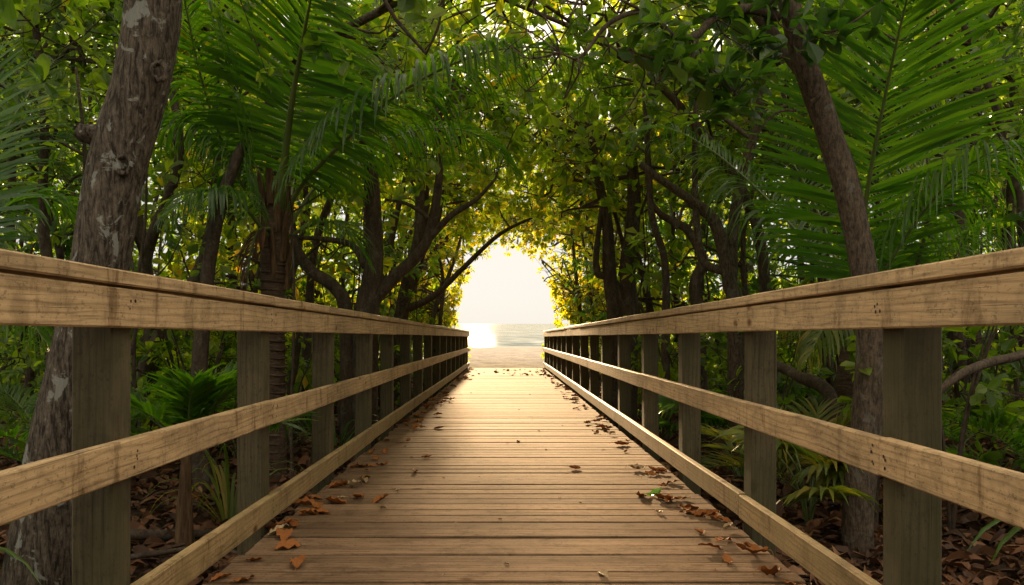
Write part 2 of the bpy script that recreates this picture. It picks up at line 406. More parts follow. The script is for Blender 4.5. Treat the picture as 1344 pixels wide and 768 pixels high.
walk = empty('boardwalk', (0, 2, 0), 'long boardwalk of worn brown cross planks leading down to the beach', 'boardwalk')
mb = MB(); y = -3.2
while y < YEND - .05:
    w = rnd.choice([.138, .138, .140, .118, .142, .128])
    t = .036
    dzp = rnd.gauss(0, .0012); e1 = rnd.gauss(0, .009); e2 = rnd.gauss(0, .009)
    # plank is a box whose long axis is x; build in rotated form
    b = .0035
    ring = [(y + b, -t), (y + w - b, -t), (y + w, -t + b), (y + w, -b), (y + w - b, 0), (y + b, 0), (y, -b), (y, -t + b)]
    xs = np.linspace(-1.185 + e1, 1.185 + e2, 7); bow = rnd.gauss(0, .0016); V = []
    for k, x in enumerate(xs):
        for yy_, z in ring:
            V.append((x, yy_, zw(DZ + z + dzp + bow * math.cos(x * 1.3), yy_)))
    i = np.arange(6)[:, None] * 8; j = np.arange(8)[None]; j2 = (j + 1) % 8
    Q = np.stack([i + j, i + j2, i + 8 + j2, i + 8 + j], -1).reshape(-1, 4)
    mb.add(np.array(V), [Q, np.array([[7, 6, 5, 4, 3, 2, 1, 0], [48 + k for k in range(8)]])])
    # screws over the three joists
    for x in (-.98, -.02, .98):
        for q in (.28, .72):
            xc, yc = x + rnd.gauss(0, .006), y + w * q + rnd.gauss(0, .003)
            th = np.linspace(0, 6.283, 6, endpoint=False)
            zc = zw(DZ + dzp + bow * math.cos(xc * 1.3) + .0008, yc)
            mb.add(np.stack([xc + .0042 * np.cos(th), yc + .0042 * np.sin(th), np.full(6, zc)], -1), [np.arange(6)[None]], 1)
    y += w + rnd.choice([.012, .015, .02, .013])
mb.build('deck_planks', [M['deck'], M['rust']], walk, smooth=False)
for x in (-.98, -.02, .98):
    mb = MB(); box(mb, x - .02, x + .02, -3.2, YEND - .02, DZ - .038 - .17, DZ - .038, .003)
    mb.build('joist', M['beam'], walk, smooth=False)
settle_anchor(walk)

def nails(mb, x, s, yc, zc, k, spread=.035):
    th = np.linspace(0, 6.283, 7, endpoint=False)
    for _ in range(k):
        y_, z_ = yc + rnd.uniform(-spread, spread), zc + rnd.uniform(-.036, .036)
        r = rnd.uniform(.0042, .007)
        xx = x - s * .0012
        mb.add(np.stack([np.full(7, xx), y_ + r * np.cos(th), zw(z_, y_) + r * np.sin(th)], -1), [np.arange(7)[None][:, ::(1 if s < 0 else -1)]], 1)

def joints(offset, span, end):
    ys = [-2.6]; k = offset
    while True:
        yj = 2.43 + 1.5 * k + PW / 2
        if yj > end - .8: break
        if yj > -2.4: ys.append(yj)
        k += span
    return ys + [end]

def railing(s, label):
    root = empty('wooden_railing', (s * 1.27, 2, 0), label, 'railing')
    first = None
    for k, py in enumerate(PY):
        mb = MB()
        x0, x1 = sorted((s * XP, s * (XP + PW)))
        lean = rnd.gauss(0, .0015)
        # post: vertical box
        b = .006; top = zw(.145, py + PW); bot = -.35
        ring = [(x0 + b, py), (x1 - b, py), (x1, py + b), (x1, py + PW - b), (x1 - b, py + PW), (x0 + b, py + PW), (x0, py + PW - b), (x0, py + b)]
        V = [(x + lean * i_, y_, z) for i_, z in enumerate(np.linspace(bot, top, 6)) for x, y_ in ring]
        i = np.arange(5)[:, None] * 8; j = np.arange(8)[None]; j2 = (j + 1) % 8
        Q = np.stack([i + j, i + j2, i + 8 + j2, i + 8 + j], -1).reshape(-1, 4)
        mb.add(np.array(V), [Q, np.array([[40 + q for q in range(8)]])])
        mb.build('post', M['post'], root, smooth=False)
    xi, xo = s * XR, s * (XR + .04)
    def run(name, js, z0, z1, a, b_, mat, nail=True, gap=.004):
        for q in range(len(js) - 1):
            mb = MB(); x0, x1 = sorted((a, b_))
            dx, dz = rnd.gauss(0, .0018), rnd.gauss(0, .0018)
            y0, y1 = js[q] + gap, js[q + 1] - gap
            box(mb, x0 + dx, x1 + dx, y0, y1, z0 + dz, z1 + dz, .005, jit=.001, ny=max(2, int((y1 - y0) / .6)))
            if nail:
                for py in PY:
                    if y0 - .05 < py + PW / 2 < y1 + .05:
                        yc = min(max(py + PW / 2, y0 + .035), y1 - .035)
                        nails(mb, a + dx, s, yc, (z0 + z1) / 2, rnd.choice([3, 4, 4, 5]), .03 if abs(yc - py - PW / 2) < .01 else .014)
            mb.build(name, [mat, M['rust']], root, smooth=False)
    o = 0 if s > 0 else 2
    run('top_board', joints(o - 1, 3, YEND), .03, .151, xi, xo, M['rail'])
    run('middle_board', joints(o - 3 if s > 0 else 1 - 3, 3, YEND), -.438, -.318, xi, xo, M['rail'])
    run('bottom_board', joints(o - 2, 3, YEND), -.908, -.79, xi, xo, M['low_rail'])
    cap_in, cap_out = s * (XR - .008), s * (XR + .185)
    js = [-2.6]; yj = .75 if s > 0 else 1.6
    while yj < YEND - 1: js.append(yj); yj += rnd.choice([2.4, 1.8, 3.0])
    run('handrail_board', js + [YEND + .02], .1585, .204, cap_in, cap_out, M['rail'], False, .0015)
    settle_anchor(root)
    return root
railing(-1, 'weathered three-board wooden railing with handrail along the left edge of the boardwalk')
railing(1, 'weathered three-board wooden railing with handrail along the right edge of the boardwalk')

# ------------------------------------------------------------------ tree machinery
def in_tunnel(p, grow=0.0):
    """the walk is kept clear: an arched passage over the boards"""
    x, y, z = p[..., 0], p[..., 1], p[..., 2]
    hx = 1.58 + grow + np.where(y < 20, .12, 0) + .06 * np.sin(z * 5 + y * 3)
    hz = 2.28 + grow + .12 * np.sin(x * 4 + y * 1.7)
    zc = E - SL * 20
    e = (x / hx) ** 2 + (np.maximum(z - zc + .3, 0) / (hz + .3)) ** 2
    near = (np.abs(x) < 2.6) & (y < 3.0) & (y > -2) & (z < E + 1.3)
    seen = ((x / (.060 * np.abs(y) + .02)) ** 2 + (np.maximum(z - E, 0) / (.084 * np.abs(y) + .01)) ** 2 < 1) & (y > 0)
    return ((e < 1) & (y > -6)) | (y > 29.5) & (np.abs(x) < 3.6 - .0 * y) & (z < E + 3.4) | near | seen

def rosettes(mb, tips, dirs, per, size, detail, rng):
    k = len(tips)
    if not k: return
    B = np.repeat(tips, per, 0); A = nrm(np.repeat(dirs, per, 0))
    n = len(B)
    r = rng.normal(size=(n, 3)); r -= (r * A).sum(1, keepdims=True) * A; r = nrm(r)
    tilt = rng.uniform(.15, .95, (n, 1))
    D = nrm(r * 1.0 + A * tilt + np.array([0, 0, -.25]) + rng.normal(0, .12, (n, 3)))
    N = nrm(A + np.array([0, 0, .8]) + rng.normal(0, .35, (n, 3)))
    L = size * rng.uniform(.6, 1.2, n)
    B = B + A * rng.uniform(-.09, .02, (n, 1)) + r * .008
    keep = ~in_tunnel(B + D * L[:, None] * .6)
    leaves(mb, B[keep], D[keep], N[keep], L[keep], L[keep] * rng.uniform(.42, .58, keep.sum()), detail)

def crown_for(rng, nodes, noder, centre, radii, nclump, tips, size, per=8, detail=False, spread=.42, wood_mb=None, leaf_mb=None, clumps=None, droop=.1):
    """branches from the nearest limb nodes out to leaf clumps"""
    if clumps is None:
        u = nrm(rng.normal(size=(nclump, 3))) * (rng.uniform(.25, 1, (nclump, 1)) ** .5)
        clumps = np.asarray(centre) + u * np.asarray(radii)
    clumps = clumps[~in_tunnel(clumps, .05)]
    for c in clumps:
        d = np.linalg.norm((nodes - c) * [1, 1, 1.0] + np.array([0, 0, .0]), axis=1) + np.where(nodes[:, 2] > c[2], .6, 0)
        i = int(np.argmin(d)); a = nodes[i]; ln = np.linalg.norm(c - a)
        mid = (a + c) / 2 + rng.normal(0, .12 * ln, 3) + [0, 0, .1 * ln]
        m2 = (a + 3 * c) / 4 + rng.normal(0, .09 * ln, 3)
        r0 = min(noder[i] * .6, .012 + .012 * ln)
        if not in_tunnel(mid): tube(wood_mb, [a, mid, m2, c], [r0, r0 * .7, r0 * .5, .006], 5, 8, cap=False)
        T = c + rng.normal(0, spread, (tips, 3)) * [1, 1, .75]
        T = T[~in_tunnel(T)]
        if not len(T): continue
        out = nrm(T - c + (c - a) * .5 / max(ln, .3) + np.array([0, 0, .25]) + rng.normal(0, .25, T.shape))
        for k, t in enumerate(T):
            if k % 2 == 0: tube(wood_mb, [c + (m2 - c) * rng.random() * .6, (c + t) / 2 + rng.normal(0, .05, 3), t], [.006, .0045, .003], 3, 4, cap=False)
        rosettes(leaf_mb, T, out, per, size, detail, rng)

def finish_tree(name, loc, label, group, trunk_mb, crown_mb, barkm, leafm, cat='tree'):
    root = empty(name, loc, label, cat, group)
    trunk_mb.build('trunk', barkm, root)
    if crown_mb.n: crown_mb.build('crown', leafm, root, smooth=False)
    settle_anchor(root); return root

def px_tree(name, Y, stems, label, crowns, bark_m, leaf_m, group=None, seed=1, sides=12, rough=.05, extra=None, detail=False):
    """stems: [(points [(px,py[,Y])...], r0, r1)] ; crowns: [(px,py,Y, rx,ry,rz, nclump, tips, size)]"""
    rng = np.random.default_rng(seed); tm, cm = MB(), MB(); nodes = []; nr = []
    for pts, r0, r1 in stems:
        w = [P(*(p if len(p) == 3 else (*p, Y))) for p in pts]
        if w[0][2] < .7: w[0][2] = -.1
        q, r = tube(tm, w, r0 if isinstance(r0, list) else np.linspace(r0, r1, len(w)), sides, len(w) * 5, rough)
        nodes.append(q[len(q) // 3:]); nr.append(r[len(q) // 3:])
    nodes = np.concatenate(nodes); nr = np.concatenate(nr)
    for px, py, y_, rx, ry, rz, nc, tp, sz in crowns:
        crown_for(rng, nodes, nr, P(px, py, y_), (rx, ry, rz), nc, tp, sz, wood_mb=tm, leaf_mb=cm, detail=detail)
    if extra: extra(rng, tm, cm)
    b = P(*(stems[0][0][0] if len(stems[0][0][0]) == 3 else (*stems[0][0][0], Y)))
    return finish_tree(name, (b[0], b[1], 0), label, group, tm, cm, bark_m, leaf_m)

# ---- big leaning trunk, left foreground
def knots_left(rng, tm, cm):
    for px, py, dx in ((207, 92, .05), (160, 215, .0)):
        c = P(px, py, 3.86)
        th = np.linspace(0, 6.283, 14, endpoint=False)
        ringp = np.stack([c[0] + .034 * np.cos(th), np.full(14, c[1] + .02), c[2] + .042 * np.sin(th)], -1)
        tube(tm, np.vstack([ringp, ringp[:1]]), .013, 6, 30, .35, cap=False)
    a = P(140, 180, 4.0); tube(tm, [a, P(116, 176, 3.95), P(101, 170, 3.93)], [.08, .052, .036], 12, 10, .15)
px_tree('leaning_tree', 4.0, [([(50, 800), (72, 640), (100, 500), (131, 350), (145, 262), (162, 185), (188, 98), (202, 0), (212, -200)], [.20, .165, .148, .135, .135, .142, .135, .132, .12], 0)],
        'thick grey-brown leaning trunk with pale lichen patches behind the near left railing',
        [(150, -300, 4.2, 2.2, 1.6, .8, 14, 8, .19)], M['bark_big'], M['leaf'], seed=3, sides=40, rough=.018, extra=knots_left, detail=True)

# ---- slim curved trunk, right foreground with a leafy branch reaching over the walk
def near_branch(rng, tm, cm):
    br = [[(1022, 22, 5.0), (985, 12, 4.9), (940, 22, 4.8), (912, 48, 4.7), (880, 45, 4.6), (850, 15, 4.5), (800, 30, 4.4), (762, 75, 4.4), (735, 70, 4.4)],
          [(912, 48, 4.7), (905, 80, 4.65), (870, 78, 4.6), (835, 70, 4.6)],
          [(1036, 38, 5.0), (1070, 44, 4.9), (1110, 35, 4.7), (1160, 0, 4.6)],
          [(912, 48, 4.7), (935, 95, 4.7), (965, 120, 4.7)],
          [(850, 15, 4.5), (825, 5, 4.4), (780, -20, 4.3)],
          [(1045, 145, 5.0), (1020, 148, 5.0), (995, 175, 5.0), (975, 225, 5.1)]]
    nodes = []
    for k, b in enumerate(br):
        w = [P(*p) for p in b]
        q, r = tube(tm, w, np.linspace([.034, .014, .012, .012, .012, .009][k], .005, len(w)), 7, len(w) * 4, .06)
        nodes.append(q[len(q) // 4:])
    nodes = np.concatenate(nodes)
    spots = [(735, 70, 4.4), (715, 40, 4.4), (760, 95, 4.4), (700, 75, 4.5), (835, 75, 4.6), (860, 110, 4.6), (800, 60, 4.4), (905, 100, 4.6), (940, 95, 4.7), (965, 125, 4.7), (975, 60, 4.8),
             (925, 140, 4.7), (890, 150, 4.7), (780, -15, 4.3), (745, 5, 4.3), (700, 10, 4.3), (855, 20, 4.5), (1000, 60, 4.8), (1070, 15, 4.8), (1100, 45, 4.7), (1010, 5, 4.9), (960, 10, 4.9), (900, 5, 4.8),
             (690, 120, 4.8), (740, 130, 4.9), (985, 140, 4.9), (820, 150, 5.0), (870, 75, 4.9), (670, 60, 4.8), (655, 20, 4.6)]
    for s_ in spots:
        c = P(*s_); i = int(np.argmin(np.linalg.norm(nodes - c, axis=1)))
        tube(tm, [nodes[i], (nodes[i] + c) / 2 + rng.normal(0, .03, 3), c], [.006, .005, .004], 5, 6, cap=False)
        T = c + rng.normal(0, .09, (4, 3)); T[0] = c
        for t in T[1:]: tube(tm, [c, t], [.004, .003], 4, 3, cap=False)
        rosettes(cm, T, nrm(rng.normal(size=(4, 3)) * .6 + [0, -.2, .7]), 8, .155, True, rng)
    tube(tm, [P(1066, 135, 4.95), P(1075, 127, 4.9), P(1077, 120, 4.9)], [.02, .013, .007], 7, 5, .1)
px_tree('curved_tree', 5.1, [([(1126, 750), (1127, 660), (1137, 560), (1144, 450), (1136, 370), (1112, 250), (1080, 150), (1052, 70), (1030, -30), (1010, -180)], .102, .064)],
        'slim curved brown trunk behind the right railing with a leafy branch over the walk',
        [(980, -260, 5.2, 2.4, 1.6, .8, 16, 8, .18)], M['bark'], M['leaf_dark'], seed=5, sides=24, rough=.03, extra=near_branch, detail=True)

# ---- mid-distance trees read off the photograph
px_tree('mangrove_tree', 9.0, [
    ([(478, 640), (480, 430), (484, 390), (492, 330), (488, 250), (478, 170), (470, 90)], .16, .05),
    ([(484, 400), (520, 362), (552, 330), (568, 290), (577, 220), (572, 170)], .085, .03),
    ([(553, 325), (590, 285), (625, 262), (650, 235)], .045, .015),
    ([(568, 290, 9), (535, 268, 9), (505, 262, 9)], .03, .012),
    ([(458, 640), (455, 420), (440, 378), (408, 355), (388, 320), (380, 270)], .10, .04),
    ([(480, 350), (462, 322), (425, 314), (385, 312)], .05, .02)],
    'dark many-stemmed tree with wide forks just right of the palm, behind the left railing',
    [(500, 130, 9.5, 2.0, 1.5, 1.5, 26, 11, .15), (600, 190, 9.8, 1.2, 1.2, .8, 12, 10, .14)], M['bark_dark'], M['leaf'], seed=8, detail=True)
px_tree('mangrove_tree', 14.0, [
    ([(524, 560), (526, 420), (538, 360), (550, 310), (552, 240), (560, 150)], .15, .06),
    ([(536, 405), (570, 388), (612, 348), (655, 308), (700, 285)], .07, .022),
    ([(550, 330), (575, 290), (582, 240)], .05, .02)],
    'dark tree whose long limb leans over the walk above the left railing',
    [(570, 160, 14.5, 2.2, 1.6, 1.9, 32, 11, .16), (660, 270, 15.5, 1.4, 1.3, .8, 14, 9, .15)], M['bark_dark'], M['leaf_yellow'], seed=9, detail=True)
px_tree('slender_tree', 19.0, [
    ([(566, 520), (568, 420), (585, 372), (600, 330), (610, 290)], .07, .03),
    ([(580, 520), (578, 425), (582, 370), (572, 320)], .06, .03)],
    'slender two-stemmed tree, sun glow painted into its yellow-green leaf, near the far end of the left railing',
    [(575, 310, 20.5, 1.7, 1.8, 2.2, 34, 10, .17), (580, 395, 22.5, .9, 1.5, .9, 16, 10, .16)], M['bark_dark'], M['leaf_sun_glow'], seed=10)
px_tree('mangrove_tree', 11.5, [
    ([(806, 600), (808, 430), (800, 360), (797, 290), (786, 240), (772, 150)], .13, .05),
    ([(822, 600), (826, 420), (824, 350), (832, 270), (828, 180), (835, 80)], .15, .06),
    ([(816, 420), (812, 380), (796, 364), (784, 358), (783, 330), (790, 270)], .075, .035),
    ([(826, 330), (845, 316), (862, 306)], .05, .02)],
    'cluster of thick dark trunks standing together right of the beach opening',
    [(800, 160, 12.2, 2.1, 1.5, 1.8, 30, 11, .15), (740, 240, 13.5, 1.5, 1.5, 1.0, 14, 10, .15)], M['bark_dark'], M['leaf_yellow'], seed=12, detail=True)
px_tree('forked_tree', 8.0, [
    ([(968, 640), (966, 420), (958, 372), (948, 320), (934, 285), (905, 262), (868, 236), (840, 215)], .095, .03),
    ([(958, 358), (936, 352), (922, 340), (914, 290), (912, 200), (915, 100)], .05, .025),
    ([(960, 370), (962, 300), (975, 230), (992, 170), (1000, 110), (1006, 30)], .06, .035),
    ([(935, 290), (900, 270), (888, 300), (880, 268)], .02, .01)],
    'forked tree with a low elbow and three rising stems behind the right railing',
    [(930, 130, 8.6, 1.7, 1.3, 1.1, 20, 10, .15)], M['bark'], M['leaf'], seed=13, detail=True)
px_tree('crooked_tree', 9.5, [
    ([(922, 620), (918, 430), (912, 375), (922, 340), (905, 305), (886, 292), (868, 282), (852, 262)], .085, .03),
    ([(872, 620), (874, 420), (872, 340), (856, 285), (850, 200), (846, 110)], .055, .03)],
    'crooked thin-stemmed tree between the forked tree and the dark trunk cluster',
    [(870, 160, 10.2, 1.6, 1.3, 1.5, 22, 10, .15)], M['bark_dark'], M['leaf'], seed=14, detail=True)
px_tree('slender_tree', 20.0, [
    ([(765, 520), (762, 420), (756, 360), (750, 300)], .07, .03),
    ([(775, 520), (778, 420), (770, 350), (760, 280)], .05, .03)],
    'slender tree, sun glow painted into its bright yellow-green leaf, near the far end of the right railing',
    [(765, 330, 21.0, 1.7, 1.8, 2.3, 36, 10, .17), (752, 395, 23.0, 1.0, 1.5, .9, 18, 10, .16)], M['bark_dark'], M['leaf_sun_glow'], seed=15)
px_tree('arching_tree', 25.0, [
    ([(520, 500), (535, 420), (560, 350), (600, 305), (650, 290), (700, 295)], .10, .03)],
    'tree arching over the seaward end of the boardwalk from the left',
    [(640, 285, 25.8, 2.3, 1.3, 1.0, 36, 10, .18), (560, 350, 25.8, 1.4, 1.2, 2.0, 24, 10, .18), (590, 400, 26.2, .6, .8, .7, 10, 9, .18)], M['bark_dark'], M['leaf_sun_glow'], seed=16)
px_tree('arching_tree', 25.5, [
    ([(800, 500), (790, 420), (775, 340), (740, 290), (700, 270)], .09, .03)],
    'tree arching over the seaward end of the boardwalk from the right',
    [(730, 290, 26.2, 1.8, 1.3, 1.1, 30, 10, .18), (775, 360, 26.2, 1.2, 1.2, 2.0, 24, 10, .18), (752, 405, 26.6, .7, .8, .6, 12, 9, .18)], M['bark_dark'], M['leaf_sun_glow'], seed=17)

# ---- trees that lean in and close the roof over the walk
for k, (s_, y, zc) in enumerate([(-1, 6.6, 4.5), (1, 8.2, 4.7), (-1, 11.0, 4.9), (1, 13.5, 4.9), (-1, 16.5, 5.2), (1, 19.0, 5.2), (-1, 21.5, 5.0), (1, 5.8, 5.2), (-1, -3.2, 4.6), (1, -5.5, 4.4), (-1, -8, 4.2), (1, -11, 3.2)]):  # the ones behind the eye are added to block light from there
    rng = np.random.default_rng(600 + k); tm, cm = MB(), MB(); x0 = s_ * (2.5 + .15 * (k % 3))
    pts = [(x0, y, -.1), (x0 + s_ * .05, y + .1, 1.2), (x0 - s_ * .15, y, 2.6), (x0 - s_ * .8, y + .1, 3.7), (x0 - s_ * 1.7, y + .1, 4.4), (x0 - s_ * 2.6, y, 4.8)]
    q, r = tube(tm, np.array(pts) + rng.normal(0, .06, (6, 3)), np.linspace(.075, .02, 6), 9, 24, .05)
    crown_for(rng, q[9:], r[9:], (s_ * .2, y, zc), (2.4, 1.9, 1.35), 22, 8, .16, per=8, wood_mb=tm, leaf_mb=cm, detail=y < 14)
    side = 'left' if s_ < 0 else 'right'
    finish_tree('overhanging_tree', (x0, y, 0), f'slim tree rooted {side} of the boardwalk and bending over it as a leafy roof', f'trees bending over from the {side}', tm, cm, M['bark_dark'], M['leaf_yellow'] if k % 2 else M['leaf'])

for k, (x0, y, zc) in enumerate([(-5.2, 8.8, 5.2), (5.3, 9.2, 5.2), (-7.4, 11.5, 6.0), (7.6, 12.0, 6.0), (-4.6, 9.6, 7.0), (4.9, 10.4, 7.0), (-9.5, 15.0, 7.5), (9.8, 15.5, 7.5), (-12, 20, 9), (12.5, 20, 9), (-6.5, 17, 9), (6.5, 17.5, 9)]):
    rng = np.random.default_rng(700 + k); tm, cm = MB(), MB()
    pts = [(x0, y, -.1), (x0 + .1, y, zc * .25), (x0 - .05, y + .1, zc * .5), (x0 + .1, y, zc * .75), (x0, y, zc)]
    q, r = tube(tm, np.array(pts) + rng.normal(0, .08, (5, 3)), np.linspace(.09, .03, 5), 9, 22, .05)
    crown_for(rng, q[8:], r[8:], (x0, y, zc), (2.4, 1.8, 1.7), 34, 10, .17, per=7, wood_mb=tm, leaf_mb=cm, detail=y < 11)
    side = 'left' if x0 < 0 else 'right'
    finish_tree('tall_tree', (x0, y, 0), f'taller broadleaf tree standing back in the forest {side} of the boardwalk', f'taller trees standing back {side} of the walk', tm, cm, M['bark_dark'], M['leaf'])

# ---- the thicket
spots = []
def far_enough(x, y, d): return all((x - a) ** 2 + (y - b) ** 2 > d * d for a, b in spots)
tries = 0
while len(spots) < 90 and tries < 6000:
    tries += 1
    y = rnd.uniform(3.8, 31.5); lim = 3.0 + y * .72
    x = rnd.choice([-1, 1]) * rnd.uniform(2.3, min(lim, 19))
    if y < 8.6 and abs(x) < 4.6: continue
    if far_enough(x, y, 1.35 + .03 * y): spots.append((x, y))
n_front = len(spots)
for k in range(30):          # same thicket goes on unseen behind the eye, added to block light there
    spots.append(((1 if k % 2 else -1) * rnd.uniform(2.0, 6.5), -4.0 - .36 * k + rnd.uniform(-.3, .3)))
for k in range(8):           # unseen trees added across the walk behind the eye to block back light
    spots.append((-2.4 + .7 * k, -9.5 - 1.1 * (k % 3)))
for k, (x, y) in enumerate(spots):
    rng = np.random.default_rng(100 + k)
    tm, cm = MB(), MB(); nodes = []; nr = []
    H = rng.uniform(4.6, 6.4) + .12 * y
    for q_ in range(rng.integers(1, 4)):
        bx, by = x + rng.normal(0, .15), y + rng.normal(0, .15)
        lean = rng.normal(0, .5, 2); lean[0] -= np.sign(x) * .45
        pts = [(bx, by, -.1)]
        for f in (.18, .36, .55, .75, .95):
            pts.append((bx + lean[0] * f * 1.6 + rng.normal(0, .13), by + lean[1] * f * 1.6 + rng.normal(0, .13), H * f))
        r0 = rng.uniform(.035, .095)
        q, r = tube(tm, pts, np.linspace(r0, r0 * .3, 6), 7, 16, .06)
        nodes.append(q[4:]); nr.append(r[4:])
    nodes = np.concatenate(nodes); nr = np.concatenate(nr)
    c = nodes[-5]
    near = 0 < y < 9
    crown_for(rng, nodes, nr, (c[0], c[1], H * .74), (1.9, 1.7, H * .34), 26 if y > 14 else 20, 9 if y > 10 else 8, .15 if near else .19, per=7,
              wood_mb=tm, leaf_mb=cm, detail=near)
    crown_for(rng, nodes, nr, (x, y, 1.9), (1.3, 1.3, 1.5) if y < 11 else (1.8, 1.6, 2.0), 8 if y < 11 else 18, 7 if y < 11 else 9, .14 if near else .2, per=7, wood_mb=tm, leaf_mb=cm, detail=near)
    side = 'left' if x < 0 else 'right'
    finish_tree('thicket_tree', (x, y, 0), f'thin-stemmed broadleaf tree crowded into the green thicket {side} of the boardwalk', f'trees of the {side} thicket',
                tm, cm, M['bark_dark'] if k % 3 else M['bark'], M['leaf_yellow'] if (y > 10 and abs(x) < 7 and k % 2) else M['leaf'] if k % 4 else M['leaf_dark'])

# ------------------------------------------------------------------ palms
def frond(name, path, parent, n=60, L=.75, width=.034, up=(0, 0, 1), ang=(78, 30), droop=.35, r0=.018, mat=None, start=.16, seg=6, lift=.15, seed=0, twist=.35, label=None, vary=.11):
    rng = np.random.default_rng(seed)
    mb = MB()
    q, r = tube(mb, path, np.linspace(r0, .003, len(path)), 7, 40, 0, 1)
    s = np.linspace(0, 1, 40)
    t = np.linspace(start, .995, n); t = np.repeat(t, 2); side = np.tile([1.0, -1.0], n)
    keep_ = rng.random(len(t)) > .05; t, side = t[keep_], side[keep_]
    t = np.clip(t + rng.normal(0, .004, len(t)), 0, 1)
    Pm = np.stack([np.interp(t, s, q[:, i]) for i in range(3)], -1)
    Tg = nrm(np.gradient(q, axis=0)); T = nrm(np.stack([np.interp(t, s, Tg[:, i]) for i in range(3)], -1))
    U = np.asarray(up, float); S = nrm(np.cross(T, U)); N = np.cross(S, T)
    a = np.radians(np.interp(t, [start, 1], ang)) + rng.normal(0, .05, len(t))
    D = S * side[:, None] * np.sin(a)[:, None] + T * np.cos(a)[:, None] + N * lift + rng.normal(0, vary, (len(t), 3)) * .6
    D = nrm(D)
    f = (t - start) / (1 - start)
    ln = L * np.interp(f, [0, .12, .35, .7, 1], [.55, .85, 1.0, .78, .3]) * rng.uniform(.92, 1.06, len(t))
    wd = width * np.interp(f, [0, .3, 1], [.8, 1, .6])
    W = nrm(np.cross(D, S * side[:, None] * 0 + N) ) * 1.0
    W = nrm(W * np.cos(twist) + np.cross(W, D) * np.sin(twist) * side[:, None])
    dr = droop * rng.uniform(.75, 1.3, len(t))
    pts = []; cur = Pm.copy(); d = D.copy()
    V = []
    prof = np.interp(np.linspace(0, 1, seg + 1), [0, .15, .5, .85, 1], [.45, .9, 1, .55, .05])
    for k in range(seg + 1):
        V.append(cur + W * (wd * prof[k] * .5)[:, None]); V.append(cur - W * (wd * prof[k] * .5)[:, None])
        cur = cur + d * (ln / seg)[:, None]
        d = nrm(d + np.array([0, 0, -1.0]) * (dr * (k + 1) / seg * 1.2)[:, None])
    V = np.stack(V, 1).reshape(-1, 3); m_ = 2 * (seg + 1)
    i = np.arange(len(t))[:, None] * m_
    fs = [np.concatenate([i + [2 * k, 2 * k + 1, 2 * k + 3, 2 * k + 2] for k in range(seg)])]
    mb.add(V, fs, 0)
    o = mb.build(name, [mat or M['palm'], M['stalk']], parent)
    if label: o['label'] = label
    return o

def pp(*a): return [P(*p) for p in a]
palm = empty('coconut_palm', (-2.05, 7, 0), 'young palm with a tall upright frond and arching fronds behind the left railing', 'palm')
mb = MB()
tube(mb, [(-2.06, 7, -.1), tuple(P(362, 600, 7)), tuple(P(360, 480, 7)), tuple(P(358, 380, 7)), tuple(P(362, 300, 7)), tuple(P(366, 262, 7))],
     [.13, .092, .092, .105, .115, .08], 20, 60, .03)
# ring scars
for z in np.arange(.1, 2.0, .075):
    th = np.linspace(0, 6.283, 17); cxp = np.interp(z, [0, 1.0, 1.75, 2.3], [-2.06, -2.035, -2.06, -2.03]); rr = np.interp(z, [0, .3, 1.1, 1.75, 2.3], [.13, .096, .094, .108, .117])
    tube(mb, np.stack([cxp + rr * np.cos(th), 7 + rr * np.sin(th), z + .006 * np.sin(th * 2)], -1), .009, 5, 34, .2, cap=False)
mb.build('trunk', M['bark_palm'], palm)
mb = MB()
for k in range(16):     # old leaf bases and torn fibre round the crown shaft
    a = k * 2.4; zc = 1.75 + .05 * k
    b0 = np.array([-2.04 + .085 * math.cos(a), 7 + .085 * math.sin(a), zc])
    b1 = b0 + [.035 * math.cos(a), .035 * math.sin(a), .28]; b2 = b1 + [.03 * math.cos(a), .03 * math.sin(a), .16]
    tube(mb, [b0, b1, b2], [.036, .026, .012], 7, 8, .25)
mb.build('leaf_bases', M['fibre'], palm)
FR = [
  (pp((368, 275, 6.95), (374, 210, 6.7), (384, 130, 6.4), (400, 40, 6.0), (418, -50, 5.5)), dict(n=104, L=.98, up=(0, -1, .12), ang=(94, 48), droop=.13, r0=.045, start=.2, width=.035, twist=.08, lift=.03)),
  (pp((374, 285, 7), (395, 245, 6.8), (445, 192, 6.5), (525, 122, 6.2), (615, 76, 6.0), (700, 62, 5.8), (790, 85, 5.7)), dict(n=120, L=.8, ang=(72, 32), droop=1.0, r0=.026, width=.03)),
  (pp((378, 300, 7.1), (420, 240, 7.2), (500, 186, 7.4), (580, 168, 7.5), (640, 185, 7.6), (684, 235, 7.7)), dict(n=84, L=.66, ang=(70, 32), droop=.9, width=.024)),
  (pp((352, 290, 7.1), (312, 232, 6.9), (272, 130, 6.6), (246, 20, 6.2), (232, -70, 5.9)), dict(n=84, L=.62, ang=(72, 32), droop=1.4, width=.027)),
  (pp((352, 290, 7), (318, 215, 7), (268, 165, 7), (215, 165, 7), (175, 215, 7)), dict(n=76, L=.66, ang=(70, 35), droop=1.0, width=.024)),
  (pp((352, 310, 6.9), (310, 262, 6.6), (262, 250, 6.3), (215, 285, 6.1)), dict(n=64, L=.55, ang=(70, 35), droop=.9, width=.022)),
  (pp((372, 290, 7.2), (410, 170, 7.8), (470, 60, 8.3), (540, -10, 8.7)), dict(n=70, L=.8, up=(0, -1, .5), ang=(75, 35), droop=.2, width=.026)),
  (pp((380, 310, 7), (420, 292, 6.9), (455, 300, 6.8), (485, 345, 6.8)), dict(n=36, L=.45, ang=(65, 30), droop=.55, width=.028)),
]
for k, (pth, kw) in enumerate(FR): frond('frond', pth, palm, seed=k, **kw)
